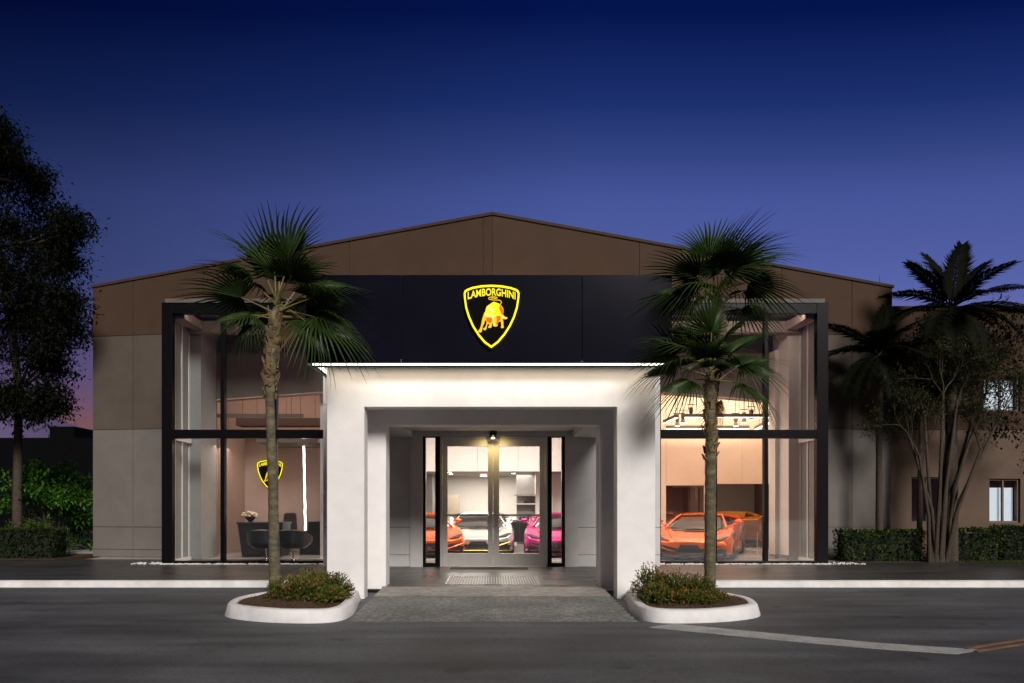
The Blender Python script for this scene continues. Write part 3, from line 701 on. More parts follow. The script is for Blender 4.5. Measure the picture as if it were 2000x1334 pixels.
def sports_car(loc, yaw, pm, label, trim=None, lights=False):
    r = thing('sports_car', (0,0,0), label, 'car', 'sports cars in the showroom')
    rings = []
    for (y, zb, a, w, zw, sh, zs, i_, zi, zc) in SEC:
        half = [(a*.85, zb), (a, zb+.05), (w, zw), (sh, zs), (i_, zi)]
        rings.append([(0, y, zb)]+[(x, y, z) for x, z in half]+[(0, y, zc)]+[(-x, y, z) for x, z in half[::-1]])
    n = len(rings[0]); b = MB()
    fs = [(k*n+i, k*n+(i+1) % n, (k+1)*n+(i+1) % n, (k+1)*n+i) for k in range(len(rings)-1) for i in range(n)]
    fs += [tuple(range(n))[::-1], tuple(range((len(rings)-1)*n, len(rings)*n))]
    b.mesh([p for q in rings for p in q], fs)
    body = b.build('body', pm, r, smooth=32, fix=True)
    bv = body.modifiers.new('bevel', 'BEVEL'); bv.width = .018; bv.segments = 2; bv.limit_method = 'ANGLE'; bv.angle_limit = math.radians(24)
    # cabin: dark glasshouse, body coloured roof and pillars
    cs = [(1.08,.30,.735,.30,.74),(1.22,.70,.755,.62,.78),(2.32,.82,.86,.53,1.09),(2.9,.83,.92,.51,1.115),(3.5,.80,.95,.46,1.07),(4.3,.74,.94,.42,.96)]
    b = MB(); rr = [[(-wb,y,zb_),(-wt,y,zt_),(0,y,zt_+.018),(wt,y,zt_),(wb,y,zb_)] for y,wb,zb_,wt,zt_ in cs]
    fs = [(k*5+i, k*5+i+1, (k+1)*5+i+1, (k+1)*5+i) for k in range(len(rr)-1) for i in range(4)]+[(0,1,2,3,4),tuple(range(25,30))]
    b.mesh([p for q in rr for p in q], fs); b.build('windows', M['carglass'], r, smooth=30, fix=True)
    b = MB(); rs = [(2.26,.55,1.092),(2.4,.55,1.118),(2.9,.53,1.138),(3.5,.48,1.092),(4.32,.44,.975)]
    q = [[(-w_,y,z),(0,y,z+.02),(w_,y,z),(w_-.01,y,z-.03),(-w_+.01,y,z-.03)] for y,w_,z in rs]
    fs = [(k*5+i, k*5+(i+1) % 5, (k+1)*5+(i+1) % 5, (k+1)*5+i) for k in range(len(q)-1) for i in range(5)]+[(0,1,2,3,4),tuple(range(20,25))]
    b.mesh([p for t in q for p in t], fs); b.build('roof', pm, r, smooth=35, fix=True)
    for s in (-1, 1):
        MB().tube([(s*.76,1.2,.775),(s*.66,1.75,.95),(s*.545,2.32,1.10)], [.035,.03,.03], 6).build('pillar', pm, r, smooth=60)
        MB().tube([(s*.54,2.36,1.10),(s*.66,3.1,1.06),(s*.86,3.7,.98)], [.03,.05,.08], 6).build('rear_pillar', pm, r, smooth=60)
        m = MB(); m.ball((s*1.03,1.66,.93), .1, 10, 6, (1.15,.75,.62)); m.tube([(s*.88,1.6,.82),(s*.98,1.64,.9)], .025, 6); m.build('mirror', pm, r, smooth=60)
        # lower front: black intakes, painted blade between them, lamps
        fy_ = lambda x: -.014 if x < .56 else (-.014+(x-.56)/.30*.10 if x < .88 else .088+(x-.88)*2.)
        pts = [(.22,.215),(.56,.20),(.84,.17),(.89,.30),(.84,.385),(.56,.36),(.30,.30)]
        b = MB(); b.prism([(s*x, fy_(x)-.004, z) for x, z in pts], [(s*x, fy_(x)+.05, z) for x, z in pts]); b.build('air_intake', M['carblack'], r, fix=True)
        b = MB(); b.tube([(s*.34,-.03,.215),(s*.60,-.012,.29),(s*.86,.06,.37)], [.014,.018,.012], 5); b.build('intake_blade', trim or pm, r)
        hp = [(.50,.055,.486),(.74,.12,.515),(.90,.37,.592),(.78,.36,.583),(.62,.20,.532)]
        b = MB(); b.prism([(s*x,y,z+.012) for x,y,z in hp], [(s*x,y+.01,z-.03) for x,y,z in hp]); hl = b.build('headlight', M['carblack'], r, fix=True)
        if lights:
            b = MB(); b.tube([(s*.55,.075,.512),(s*.72,.125,.532),(s*.84,.31,.592)], [.008,.012,.006], 5); b.build('lamp_strip', M['head'], hl)
        hp = [(.20,.98,.70),(.52,.95,.70),(.60,1.12,.745),(.26,1.14,.745)]
        b = MB(); b.prism([(s*x,y,z+.006) for x,y,z in hp], [(s*x,y,z-.02) for x,y,z in hp]); b.build('bonnet_vent', M['carblack'], r, fix=True)
        hp = [(1.005,2.75,.40),(1.005,3.15,.36),(1.03,3.2,.62),(1.0,3.12,.80),(.985,2.8,.60)]
        b = MB(); b.prism([(s*(x+.012),y,z) for x,y,z in hp], [(s*(x-.1),y,z) for x,y,z in hp]); b.build('side_intake', M['carblack'], r, fix=True)
        for y, rad in ((.98,.335),(3.62,.355)):
            xo = .985 if y < 2 else 1.02
            wv = MB(); k = 24
            for (q0, q1, q2) in ((rad*.70, rad-.02, rad),):
                prof = [(q0, xo-.005),(q1, xo+.012),(q2, xo-.02),(q2, xo-.26),(q1, xo-.29)]
                vs_ = [(s*xx, y+rr_*math.cos(2*PI*j/k), rad+rr_*math.sin(2*PI*j/k)) for rr_, xx in prof for j in range(k)]
                fs = [(i*k+j, i*k+(j+1) % k, (i+1)*k+(j+1) % k, (i+1)*k+j) for i in range(len(prof)-1) for j in range(k)]
                wv.mesh(vs_, fs)
            wh = wv.build('wheel', M['rubber'], r, smooth=50, fix=True)
            rm = MB()
            for j in range(10):
                a = 2*PI*j/10; ca, sa = math.cos(a), math.sin(a); t_ = .022
                rm.prism([(s*xo, y+.05*ca-t_*sa, rad+.05*sa+t_*ca), (s*xo, y+.05*ca+t_*sa, rad+.05*sa-t_*ca), (s*xo, y+rad*.72*ca+t_*sa, rad+rad*.72*sa-t_*ca), (s*xo, y+rad*.72*ca-t_*sa, rad+rad*.72*sa+t_*ca)],
                         [(s*(xo-.03), y+.05*ca-t_*sa, rad+.05*sa+t_*ca), (s*(xo-.03), y+.05*ca+t_*sa, rad+.05*sa-t_*ca), (s*(xo-.03), y+rad*.72*ca+t_*sa, rad+rad*.72*sa-t_*ca), (s*(xo-.03), y+rad*.72*ca-t_*sa, rad+rad*.72*sa+t_*ca)])
            rm.build('rim', M['steel'] if trim is None else M['gold'], wh, fix=True)
            ar = MB(); vs_ = []; k = 16
            for q_, xx in ((rad+.005, xo-.015),(rad+.05, xo-.012),(rad+.05, xo-.2),(rad+.005, xo-.2)):
                vs_ += [(s*xx, y+q_*math.cos(PI*(j/(k-1)*1.3-.15)), rad+q_*math.sin(PI*(j/(k-1)*1.3-.15))) for j in range(k)]
            ar.mesh(vs_, [(i*k+j, i*k+j+1, (i+1)*k+j+1, (i+1)*k+j) for i in range(3) for j in range(k-1)]); ar.build('wheel_arch', M['carblack'], r, smooth=50)
    b = MB(); pl = [(-.92,.16),(-.6,-.045),(0,-.07),(.6,-.045),(.92,.16),(.92,.3),(-.92,.3)]
    b.prism([(x,y,.085) for x,y in pl], [(x,y,.125) for x,y in pl]); b.build('splitter', M['carblack'], r, fix=True)
    if trim: 
        b = MB(); b.tube([(-.9,.13,.14),(-.58,-.05,.14),(0,-.075,.145),(.58,-.05,.14),(.9,.13,.14)], .014, 6); b.build('lip', trim, r)
    pts = [(-.30,.21),(.30,.21),(.26,.325),(-.26,.325)]
    b = MB(); b.prism([(x,-.022,z) for x,z in pts], [(x,.02,z) for x,z in pts]); b.build('grille', M['carblack'], r, fix=True)
    for s in (-1, 1):
        MB().tube([(s*.34,.02,.468),(s*.50,.36,.572),(s*.64,.86,.676),(s*.70,1.2,.752)], .006, 5).build('bonnet_seam', M['carblack'], r)
        MB().tube([(s*.985,1.66,.22),(s*1.0,1.72,.5),(s*.97,1.8,.8)], .006, 5).build('door_seam', M['carblack'], r)
        bx('sill', M['carblack'], r, *sorted((s*.93, s*1.0)), 1.4, 3.2, .10, .17)
    bx('bonnet_slot', M['carblack'], r, -.26, .26, .92, 1.0, .63, .705)
    bx('underbody', M['carblack'], r, -.86, .86, .3, 4.3, .09, .14)
    bx('numberplate_recess', M['carblack'], r, -.22, .22, -.012, .01, .33, .385)
    r.location = loc; r.rotation_euler = (0,0,math.radians(yaw)); return r
sports_car((ax(934, 18.4), 18.4, 0), 0, M['silver'], 'silver sports car facing out behind the double doors', trim=M['gold'])
sports_car((ax(842, 17.6), 17.6, 0), 14, M['orange'], 'orange sports car behind the narrow pane left of the doors')
sports_car((ax(1095, 17.7), 17.7, 0), -6, M['magenta'], 'magenta sports car behind the narrow pane right of the doors')
sports_car((ax(1346, 16.75), 16.75, 0), -24, M['orange'], 'orange sports car nose to the glass of the right hand bay')
sports_car((9.15, 26.1, 0), 160, M['amber'], 'amber sports car side on behind the smoked glass doors, in place of a reflection', lights=False)  # car built in place of an orange reflection in the smoked glass

# ------------------------------------------------------------------ furniture and fittings inside
# smoked glass double door of the right room
sg = thing('glass_partition', ((dA+dB)/2, YR, 0), 'smoked glass sliding doors with steel pulls in the right hand bay', 'glass door')
bx('pane', M['darkglass'], sg, dA, (dA+dB)/2+.6, YR+.05, YR+.062, .03, dT); bx('pane', M['darkglass'], sg, (dA+dB)/2+.605, dB, YR+.05, YR+.062, .03, dT)
bx('track', M['steel'], sg, dA, dB, YR+.03, YR+.08, 0, .03)
for px in (1479, 1506): MB().tube([(ax(px, YR), YR+.02, az(1076, YR)), (ax(px, YR), YR+.02, az(1040, YR))], .022, 8).build('pull', M['steel'], sg)
cb = thing('display_cabinet', ((eA+eB)/2, YR, 0), 'dark recessed cabinet with a glass front and one pale shelf', 'cabinet')
bx('back', M['in_dark'], cb, eA, eB, YR+.4, YR+.45, 0, eT); bx('shelf', M['in_white'], cb, eA+.3, eB-.02, YR+.1, YR+.39, az(951, YR), az(949.5, YR))
bx('front_glass', M['darkglass'], cb, eA, eB, YR+.05, YR+.06, .03, eT-.01)
# hanging light bars
def light_bar(p0, p1, label, lit=True):
    p0, p1 = Vector(p0), Vector(p1); d = (p1-p0).normalized(); w = d.cross(Vector((0,0,1)))*.045
    r = thing('light_bar', p0, label, 'lamp', 'hanging light bars')
    b = MB(); u = Vector((0,0,.09)); b.prism([p0-w, p0+w, p0+w+u, p0-w+u], [p1-w, p1+w, p1+w+u, p1-w+u]); b.build('housing', M['in_dark'], r, fix=True)
    if lit:
        w2 = w*.9; u2 = Vector((0,0,-.012)); b = MB(); b.prism([p0-w2+u2, p0+w2+u2, p0+w2, p0-w2], [p1-w2+u2, p1+w2+u2, p1+w2, p1-w2]); b.build('diffuser', M['bar_glow'], r, fix=True)
    for t in (.12, .88):
        q = p0.lerp(p1, t)+u; MB().tube([q, q+Vector((0,0,5.42-q.z if q.y > 18.47 else 5.6-q.z))], .006, 5).build('wire', M['frame'], r)
    return r
yn, yf = 18.55, 20.9
zn = az(815, yn)
light_bar((ax(1338, yn), yn, zn), (ax(1530, yn), yn, zn), 'long light bar nearest the glass in the right hand bay')
zf = az(837, yf)
light_bar((ax(1301, yf), yf, zf), (ax(1463, yf), yf, zf), 'long light bar by the rear wall of the right hand room')
light_bar((ax(1548, 18.5), 18.5, zf+.18), (ax(1476, 21.1), 21.1, zf+.0), 'slanting light bar by the white column in the right hand room')
light_bar((ax(1322, 18.6), 18.6, zn), (ax(1298, 19.9), 19.9, zn), 'short slanting light bar beside the portico edge in the right hand room')
yq = 18.6
light_bar((ax(399, yq), yq, az(815, yq)), (ax(592, yq), yq, az(815, yq)), 'dark hanging bar above the reception desk in the left bay', lit=False)
# pendant spotlights
def pendant(px, py, d, label):
    c = at(px, py, d); r = thing('pendant_spotlight', c, label, 'lamp', 'pendant spotlights')
    MB().lathe([(.075,-.02),(.05,.1),(.035,.12),(.06,.13),(.06,.27),(.02,.3),(.0,.3)], c, 14).build('lamp_body', M['in_dark'], r, smooth=40)
    MB().lathe([(.065,-.018),(.065,-.024),(.0,-.025)], c, 12).build('lamp_face', M['spot_glow'], r)
    MB().tube([c+Vector((0,0,.3)), (c.x, c.y, 5.41)], .008, 6).build('rod', M['frame'], r)
    MB().tube([c+Vector((-.12,0,.36)), c+Vector((.12,0,.36))], .012, 6).build('cross_bar', M['frame'], r)
for px, py, d, t in ((1323, 831, 20.6, 'lowest at the left of the left trio'), (1334, 825, 20.0, 'middle of the left trio'), (1349.5, 815, 19.4, 'highest at the right of the left trio'),
                  (1437, 831, 20.6, 'lowest at the left of the right trio'), (1453, 824, 20.0, 'middle of the right trio'), (1467.5, 819, 19.4, 'nearest the glass in the right trio')):
    pendant(px, py, d, 'grey pendant spotlight on a rod, '+t)
# reception desk, chair, counter, flowers, tube and seats in place of window reflections
yd = 18.0
dk = thing('reception_desk', (ax(505, yd), yd, 0), 'charcoal reception desk with slanting end under the small shield', 'desk')
x0, x1, zt_ = ax(464, yd), ax(552, yd), az(1020, yd)
b = MB(); q = [(x0+.12, 0), (x1-.03, 0), (x1, zt_-.05), (x0, zt_-.05)]
b.prism([(x, yd, z) for x, z in q], [(x, yd+.7, z) for x, z in q]); b.build('front', M['blackbox'], dk, fix=True)
bx('desk_top', M['leather'], dk, x0-.02, x1+.02, yd-.03, yd+.75, zt_-.049, zt_, bevel=.006)
fv = thing('flower_bowl', at(489, 1020, yd+.3), 'dark bowl of cream flowers standing on the reception desk', 'flowers')
c = Vector((ax(489, yd+.3), yd+.3, zt_))
MB().lathe([(.03,.0),(.06,.02),(.13,.1),(.15,.14),(.12,.14),(.0,.1)], c, 16).build('bowl', M['blackbox'], fv, smooth=50)
b = MB()
for i in range(60):
    a = random.uniform(0, 2*PI); e_ = random.uniform(0, 1); rr_ = random.uniform(.05, .2)
    b.ball((c.x+rr_*math.cos(a), c.y+.6*rr_*math.sin(a), c.z+.15+random.uniform(0, .13)*(1-rr_*2)), random.uniform(.025, .05), 7, 5, (1,1,.8))
b.build('flowers', M['flower'], fv)
ch = thing('office_chair', (ax(566, 19.2), 19.2, 0), 'high backed dark chair behind the reception desk', 'chair')
cx_ = ax(566, 19.2)
q = [(-.22,.52),(.22,.52),(.17,1.1),(.12,1.135),(-.12,1.135),(-.17,1.1)]
MB().prism([(cx_+x, 19.2, z) for x, z in q], [(cx_+x, 19.28, z+.02) for x, z in q]).build('backrest', M['leather2'], ch, fix=True, bevel=.02)
bx('seat', M['leather2'], ch, cx_-.25, cx_+.25, 18.8, 19.26, .42, .5, bevel=.03)
MB().tube([(cx_, 19.05, .08), (cx_, 19.05, .42)], .03, 8).build('post', M['chrome'], ch)
b = MB()
for k in range(5): a = 2*PI*k/5; b.tube([(cx_, 19.05, .08), (cx_+.3*math.cos(a), 19.05+.3*math.sin(a), .04)], .02, 6)
b.build('foot', M['chrome'], ch)
ct = thing('side_counter', (ax(618, 18.7), 18.7, 0), 'dark low counter at the portico end of the reception room', 'counter')
bx('counter_body', M['blackbox'], ct, ax(585, 18.9), ax(640, 18.9), 18.9, 19.5, 0, az(1037, 18.9)); bx('counter_top', M['blackbox'], ct, ax(602, 18.9), ax(640, 18.9), 18.88, 19.5, az(1037, 18.9)+.001, az(1019, 18.9))
yl = 19.6
lt = thing('reflection_tube', (ax(595, yl), yl, az(1060, yl)), 'tall white vertical glowing tube in place of a reflection in the left bay', 'lamp')  # glowing tube built where the glass shows a bright reflection
zz0, zz1 = az(1060, yl), az(850, yl); b = MB(); pts = []
for i in range(22): t = i/21; pts.append((ax(597-4*t, yl)+.007*math.sin(i*1.9)*(.4+.6*(1-t)), yl, zz0+(zz1-zz0)*t))
b.tube(pts, [.03]*22, 8); b.build('tube', M['led_reflection'], lt, smooth=60)
MB().tube([pts[-1], (pts[-1][0], yl, 3.06)], .008, 5).build('wire', M['frame'], lt)
for px, lab in ((520, 'dark rounded swivel lounge chair on a chrome foot, in place of a car reflection, beside the desk end'), (573, 'dark rounded swivel lounge chair on a chrome foot, in place of a car reflection, beside the portico')):
    y_ = 16.85; x_ = ax(px, y_); r = thing('reflection_chair', (x_, y_, 0), lab, 'chair', 'chairs in place of a car reflection in the left bay')  # chairs built in place of a dark car mirrored in the glass
    s_ = 1.0
    MB().lathe([(.0,.30),(.30,.31),(.42,.40),(.44,.50),(.36,.54),(.0,.53)], (x_, y_, 0), 22).build('seat', M['leather'], r, smooth=50)
    b = MB(); rings = []
    for j in range(15):
        a = PI*(-.12+1.24*j/14); h = .30*math.sin(PI*j/14)**.6+.46
        rings.append([(x_+r0*math.cos(a), y_-r0*math.sin(a), z_) for r0, z_ in ((.33,.45),(.45,.45),(.47,h),(.40,h+.02))])
    b.mesh([p for q in rings for p in q], [(k*4+i, k*4+(i+1) % 4, (k+1)*4+(i+1) % 4, (k+1)*4+i) for k in range(14) for i in range(4)]+[(0,1,2,3), (56,57,58,59)])
    b.build('backrest', M['leather'], r, smooth=60, fix=True)
    MB().lathe([(.20,.0),(.20,.012),(.03,.03),(.022,.06),(.022,.30),(.05,.31)], (x_, y_, 0), 16).build('foot', M['chrome'], r, smooth=40)
# hall: shelves, caps, counter, exit sign, downlights
for k, (py, lab) in enumerate(((967, 'upper pale wall shelf in the hall, empty'), (984, 'lower pale wall shelf in the hall carrying dark caps'))):
    tag(bx('wall_shelf', M['in_white'], None, ax(1003, 24.3), ax(1045.5, 24.3), 24.2, 24.595, az(py+1.5, 24.3), az(py-1.2, 24.3)), lab, 'shelf', 'shelves in the hall')
for px, lab in ((1026, 'dark cap on the lower shelf, farther from the column'), (1036, 'dark cap on the lower shelf, nearer the column')):
    r = thing('cap', at(px, 982.7, 24.35), lab, 'cap', 'caps on the lower shelf'); c = at(px, 982.8, 24.35)
    MB().lathe([(.085,0),(.085,.04),(.06,.085),(.0,.1)], c, 12).build('crown', M['leather2'], r, smooth=60)
    b = MB(); b.prism([(c.x-.07, c.y-.06, c.z+.004), (c.x+.07, c.y-.06, c.z+.004), (c.x+.04, c.y-.16, c.z+.004), (c.x-.04, c.y-.16, c.z+.004)], [(c.x-.07, c.y-.06, c.z+.016), (c.x+.07, c.y-.06, c.z+.016), (c.x+.04, c.y-.16, c.z+.012), (c.x-.04, c.y-.16, c.z+.012)]); b.build('peak', M['leather2'], r, fix=True)
r = thing('hall_counter', (ax(1025, 23.9), 23.9, 0), 'dark counter with glass fronted cabinets beneath the hall shelves', 'counter')
bx('body', M['blackbox'], r, ax(985, 23.9), ax(1046, 23.9), 23.9, 24.18, .06, az(1018, 23.9)); bx('worktop', M['in_grey'], r, ax(984, 23.9), ax(1046.5, 23.9), 23.87, 24.19, az(1018, 23.9)+.001, az(1015.5, 23.9))
for i in range(4): bx('cabinet_door', M['carglass'], r, ax(987+i*14.5, 23.9), ax(999.5+i*14.5, 23.9), 23.88, 23.898, .1, az(1022, 23.9))
for i, (px, h_) in enumerate(((1016,.16),(1021,.2),(1025,.14),(1031,.22),(1034,.18),(1038,.2))):
    c = Vector((ax(px, 24.0), 24.0, az(1015.5, 23.9)))
    tag(MB().lathe([(.035,0),(.035,h_*.6),(.012,h_*.75),(.012,h_),(.0,h_)], c, 10).build('bottle', M['blackbox'], smooth=40), 'small dark bottle in the row on the hall counter', 'bottle', 'bottles on the hall counter')
tag(bx('exit_sign', M['exit_red'], None, ax(938, 24.5), ax(951, 24.5), 24.5, 24.55, az(931, 24.5), az(922.2, 24.5)), 'small red lit sign hanging from the hall ceiling', 'sign')
for px, d, lab in ((881, 24.5, 'first ceiling downlight from the left pane, far back in the hall'), (878, 23.2, 'ceiling downlight nearest the bulkhead in the left door leaf'), (1003, 24.0, 'ceiling downlight seen through the right door leaf')):
    r = thing('downlight', (ax(px, d), d, zb-.01), lab, 'lamp', 'hall downlights')
    MB().lathe([(.09,0),(.09,.028),(.06,.03)], (ax(px, d), d, zb-.009), 14).build('ring', M['in_white'], r); MB().lathe([(.075,-.004),(.07,-.0015)], (ax(px, d), d, zb-.009), 14).build('lens', M['spot_glow'], r)
# lamps' light inside
area('left_room_light', (-6.6, 20.0, 5.3), 4., .8, 70, (1, .70, .56))
area('left_low_light', (-6.8, 18.6, 2.95), 1.6, 1.2, 30, (1, .74, .62))
area('right_room_light', (6.8, 20.0, 5.3), 4., 1.4, 330, (1, .76, .56))
area('recess_fill', (8.2, YR+1.6, 2.95), 2.5, 2.0, 140, (1, .80, .62))  # unseen fill added to brighten the recess behind the smoked glass
area('hall_front_light', (0, 18.9, 4.6), 4.5, 2.4, 640, (1, .86, .74))
area('hall_rear_light', (-.2, 25.2, zb-.03), 3.2, 2.2, 240, (1, .90, .78))
area('hall_door_light', (.3, 16.6, 4.2), 3.0, .8, 110, (1, .86, .74))

# ------------------------------------------------------------------ pebbles along the bays
b = MB()
for i in range(950):
    s = random.choice((-1, 1)); lo, hi = (-8.35, -2.7) if s < 0 else (2.6, 8.6)
    x = random.uniform(lo, hi); y = random.uniform(YW-.16, YW-.01) if X(315) < x < X(1618) else random.uniform(YW-.12, 17.2)
    if not (X(315) < x < X(1618)): y = random.uniform(15.68, 16.1)
    r_ = random.uniform(.012, .028); b.ball((x, y, r_*.5), r_, 6, 4, (1.2,.9,.7))
tag(b.build('pebbles', M['pebble']), 'strip of white pebbles along the foot of the glass bays', 'pebbles', kind='stuff')

# ------------------------------------------------------------------ planters
def planter(s, label):
    r = thing('planter', (s*2.8, 9.7, RZ), label, 'planter', 'kerbed planters at the portico')
    P0 = [(-3.66,9.30),(-3.52,9.02),(-3.22,8.80),(-2.86,8.64),(-2.45,8.57),(-2.12,8.58),(-1.95,8.72),(-1.885,9.0),(-1.89,9.35),(-1.96,9.9),(-2.04,10.4),(-2.06,10.79),(-2.6,10.79),(-3.0,10.85),(-3.4,10.65),(-3.66,10.25),(-3.74,9.75)]
    P0 = chaikin([(x*(-s), y) for x, y in P0], 2)
    if s < 0: P0 = P0[::-1]
    area_ = sum(P0[i][0]*P0[(i+1) % len(P0)][1]-P0[(i+1) % len(P0)][0]*P0[i][1] for i in range(len(P0)))
    if area_ < 0: P0 = P0[::-1]
    n = len(P0); b = MB(); rings = []
    for d, z in ((0, RZ-.02), (0, RZ+.01), (.035, .03), (.055, .05), (.14, .056), (.155, .046), (.16, .0)):
        rings.append([(x, y, z+(.006*noise.noise((x*3, y*3, z*9)))) for x, y in offset_poly(P0, d)])
    b.mesh([p for q in rings for p in q], [(k*n+i, k*n+(i+1) % n, (k+1)*n+(i+1) % n, (k+1)*n+i) for k in range(len(rings)-1) for i in range(n)])
    b.build('kerb_ring', M['kerb'], r, smooth=50, fix=True)
    inner = offset_poly(P0, .158); cxm = sum(p[0] for p in inner)/n; cym = sum(p[1] for p in inner)/n; b = MB(); vs_ = []; m = 8
    for j in range(m):
        t = 1-j/m
        vs_ += [(cxm+(x-cxm)*t, cym+(y-cym)*t, .03+.05*(1-t)+.02*noise.noise((x*t*5, y*t*5, 1))) for x, y in inner]
    vs_.append((cxm, cym, .08)); fs = [(k*n+i, k*n+(i+1) % n, (k+1)*n+(i+1) % n, (k+1)*n+i) for k in range(m-1) for i in range(n)]
    fs += [((m-1)*n+i, (m-1)*n+(i+1) % n, m*n) for i in range(n)]
    b.mesh(vs_, fs); b.build('mulch', M['soil'], r, smooth=60)
    b = MB()   # chips and dry leaves
    for i in range(420):
        t = random.random()**.5*.97; k = random.randrange(n); x = cxm+(inner[k][0]-cxm)*t; y = cym+(inner[k][1]-cym)*t; a = random.uniform(0, PI); l = random.uniform(.012, .035)
        z = .045+.05*(1-t); dx, dy = math.cos(a)*l, math.sin(a)*l
        b.face([(x-dx, y-dy, z), (x+dy*.35, y-dx*.35, z+.01), (x+dx, y+dy, z+random.uniform(0, .02)), (x-dy*.35, y+dx*.35, z+.012)])
    b.build('dry_leaves', M['palm_dead'], r)
    return r
planter(-1, 'white kerbed planter left of the porch ramp'); planter(1, 'white kerbed planter right of the porch ramp')

def leaf_quad(b, p, d, l, w, up=Vector((0,0,1)), curl=.15):
    d = d.normalized(); sd = d.cross(up)
    sd = sd.normalized() if sd.length > .05 else Vector((1,0,0))
    nn = sd.cross(d); tip = p+d*l; mid = p+d*l*.5+nn*l*curl
    b.face([p, mid+sd*w*.5, tip, mid-sd*w*.5])
def rdir(zb=0.):
    while True:
        v = Vector((random.uniform(-1,1), random.uniform(-1,1), random.uniform(-1,1)))
        if .05 < v.length < 1: v.normalize(); v.z += zb; return v.normalized()

def low_bush(lumps, label, seed):
    random.seed(seed)
    c = Vector((sum(l[0] for l in lumps)/len(lumps), sum(l[1] for l in lumps)/len(lumps), .05))
    r = thing('flowering_bush', c, label, 'bush', 'red tipped bushes in the planters')
    st = MB(); lf = MB()
    for (x, y, rx, ry, h) in lumps:
        base = Vector((x, y, .05))
        for i in range(int(240*rx*ry/.09)):
            a = random.uniform(0, 2*PI); q = random.random()**.5
            el = math.acos(random.uniform(0.02, 1))
            tip = Vector((x+rx*math.sin(el)*math.cos(a), y+ry*math.sin(el)*math.sin(a), .06+h*math.cos(el)**.8*random.uniform(.75, 1.12)))
            if i % 3 == 0: st.tube([base.lerp(tip, .15), base.lerp(tip, .6)+Vector((0,0,.03)), tip], [.006,.004,.002], 4, False)
            d0 = (tip-base).normalized()
            for k in range(7):
                t = 1-.09*k*random.uniform(.6, 1.3); p = base.lerp(tip, t); hi = t*tip.z
                lf.cur = random.choices((0,1,2), (5, 3, 1.7 if t > .9 and tip.z > h*.5 else .1))[0]
                leaf_quad(lf, p, (d0*.7+rdir(.25)), random.uniform(.035, .06), random.uniform(.018, .028))
    st.build('stems', M['bark'], r); lf.build('foliage', [M['bush_green'], M['bush_olive'], M['bush_red']], r)
low_bush([(-2.95,9.75,.28,.3,.27),(-2.62,9.55,.34,.32,.30),(-2.30,9.75,.32,.34,.34),(-2.65,10.1,.35,.3,.36),(-2.22,9.35,.2,.3,.20)], 'low red tipped bush spreading right of the left palm trunk', 31)
low_bush([(2.30,9.85,.30,.32,.44),(2.62,9.7,.30,.3,.36),(2.95,9.8,.28,.3,.30),(2.25,9.35,.24,.3,.24),(2.7,9.25,.34,.26,.15),(3.08,9.5,.2,.2,.12)], 'taller bronze bush heaped left of the right palm trunk', 32)

# ------------------------------------------------------------------ palms
def fan_frond(L_, R, droop, seed, fold=.3, half=112, nseg=30, arch=.1):
    rnd = random.Random(seed); b = MB(); b.cur = 1
    pts = [Vector((L_*t, 0, -arch*L_*t*t)) for t in (0, .25, .5, .75, 1)]
    b.tube(pts, [.026, .017, .013, .011, .009], 5)
    hub = pts[-1]; b.cur = 0; span = math.radians(half)
    def P_(a, rr, off):
        x = rr*math.cos(a); y = rr*math.sin(a); q = rr/R
        z = fold*abs(y)*(1-.35*q)-droop*R*.55*q*q-(.18+2*arch)*max(0, x)
        return hub+Vector((x, y*(1-.12*q), z+off))
    for i in range(nseg):
        a0 = -span+2*span*i/nseg; a1 = -span+2*span*(i+1)/nseg; am = (a0+a1)/2
        len_ = R*(.62+.38*math.cos(am*.72))*rnd.uniform(.90, 1.05); split = len_*rnd.uniform(.36, .46); pl = .014
        q0, q1 = P_(a0, .03, 0), P_(a1, .03, 0); m0 = P_(am, .03, pl)
        s0, s1 = P_(a0, split, 0), P_(a1, split, 0); sm = P_(am, split, pl*2)
        b.face([q0, s0, sm, m0]); b.face([m0, sm, s1, q1])
        hw = (s1-s0).length*.5; sd = (s1-s0).normalized(); prev = (s0, sm, s1); dd = rnd.uniform(.2, 1.7); sw = rnd.uniform(-.05, .05)
        for t, w in ((.62, .72), (.80, .44), (.92, .20), (1., .02)):
            c_ = P_(am+sw*(t-.5), len_*t, pl*(1-t)*2-(.25+droop)*dd*.9*(t-.5)**2*len_)
            n0, n1 = c_-sd*hw*w, c_+sd*hw*w; nm = c_+Vector((0,0,pl*(1-t)))
            b.face([prev[0], n0, nm, prev[1]]); b.face([prev[1], nm, n1, prev[2]]); prev = (n0, nm, n1)
    me_o = b.build('frond', [M['palm_leaf'], M['palm_stem']], None, smooth=None, origin=(0,0,0)); me = me_o.data; bpy.data.objects.remove(me_o); return me
FAN = [fan_frond(.62, .92, .45, 1, .35), fan_frond(.60, .90, .58, 2, .14, 116), fan_frond(.66, .92, .12, 3, .55, 100, 28, .03), fan_frond(.56, .86, .85, 4, -.05, 112)]
DRY = []
for me in (FAN[3],):
    d = me.copy(); d.materials[0] = M['palm_dead']; DRY.append(d)
def put(me, parent, base, azm, el, roll=0., sc=1.):
    o = bpy.data.objects.new('frond', me); COL.objects.link(o); o.parent = parent
    o.matrix_local = Matrix.Translation(base) @ Matrix.Rotation(azm, 4, 'Z') @ Matrix.Rotation(-el, 4, 'Y') @ Matrix.Rotation(roll, 4, 'X') @ Matrix.Scale(sc, 4)
    return o
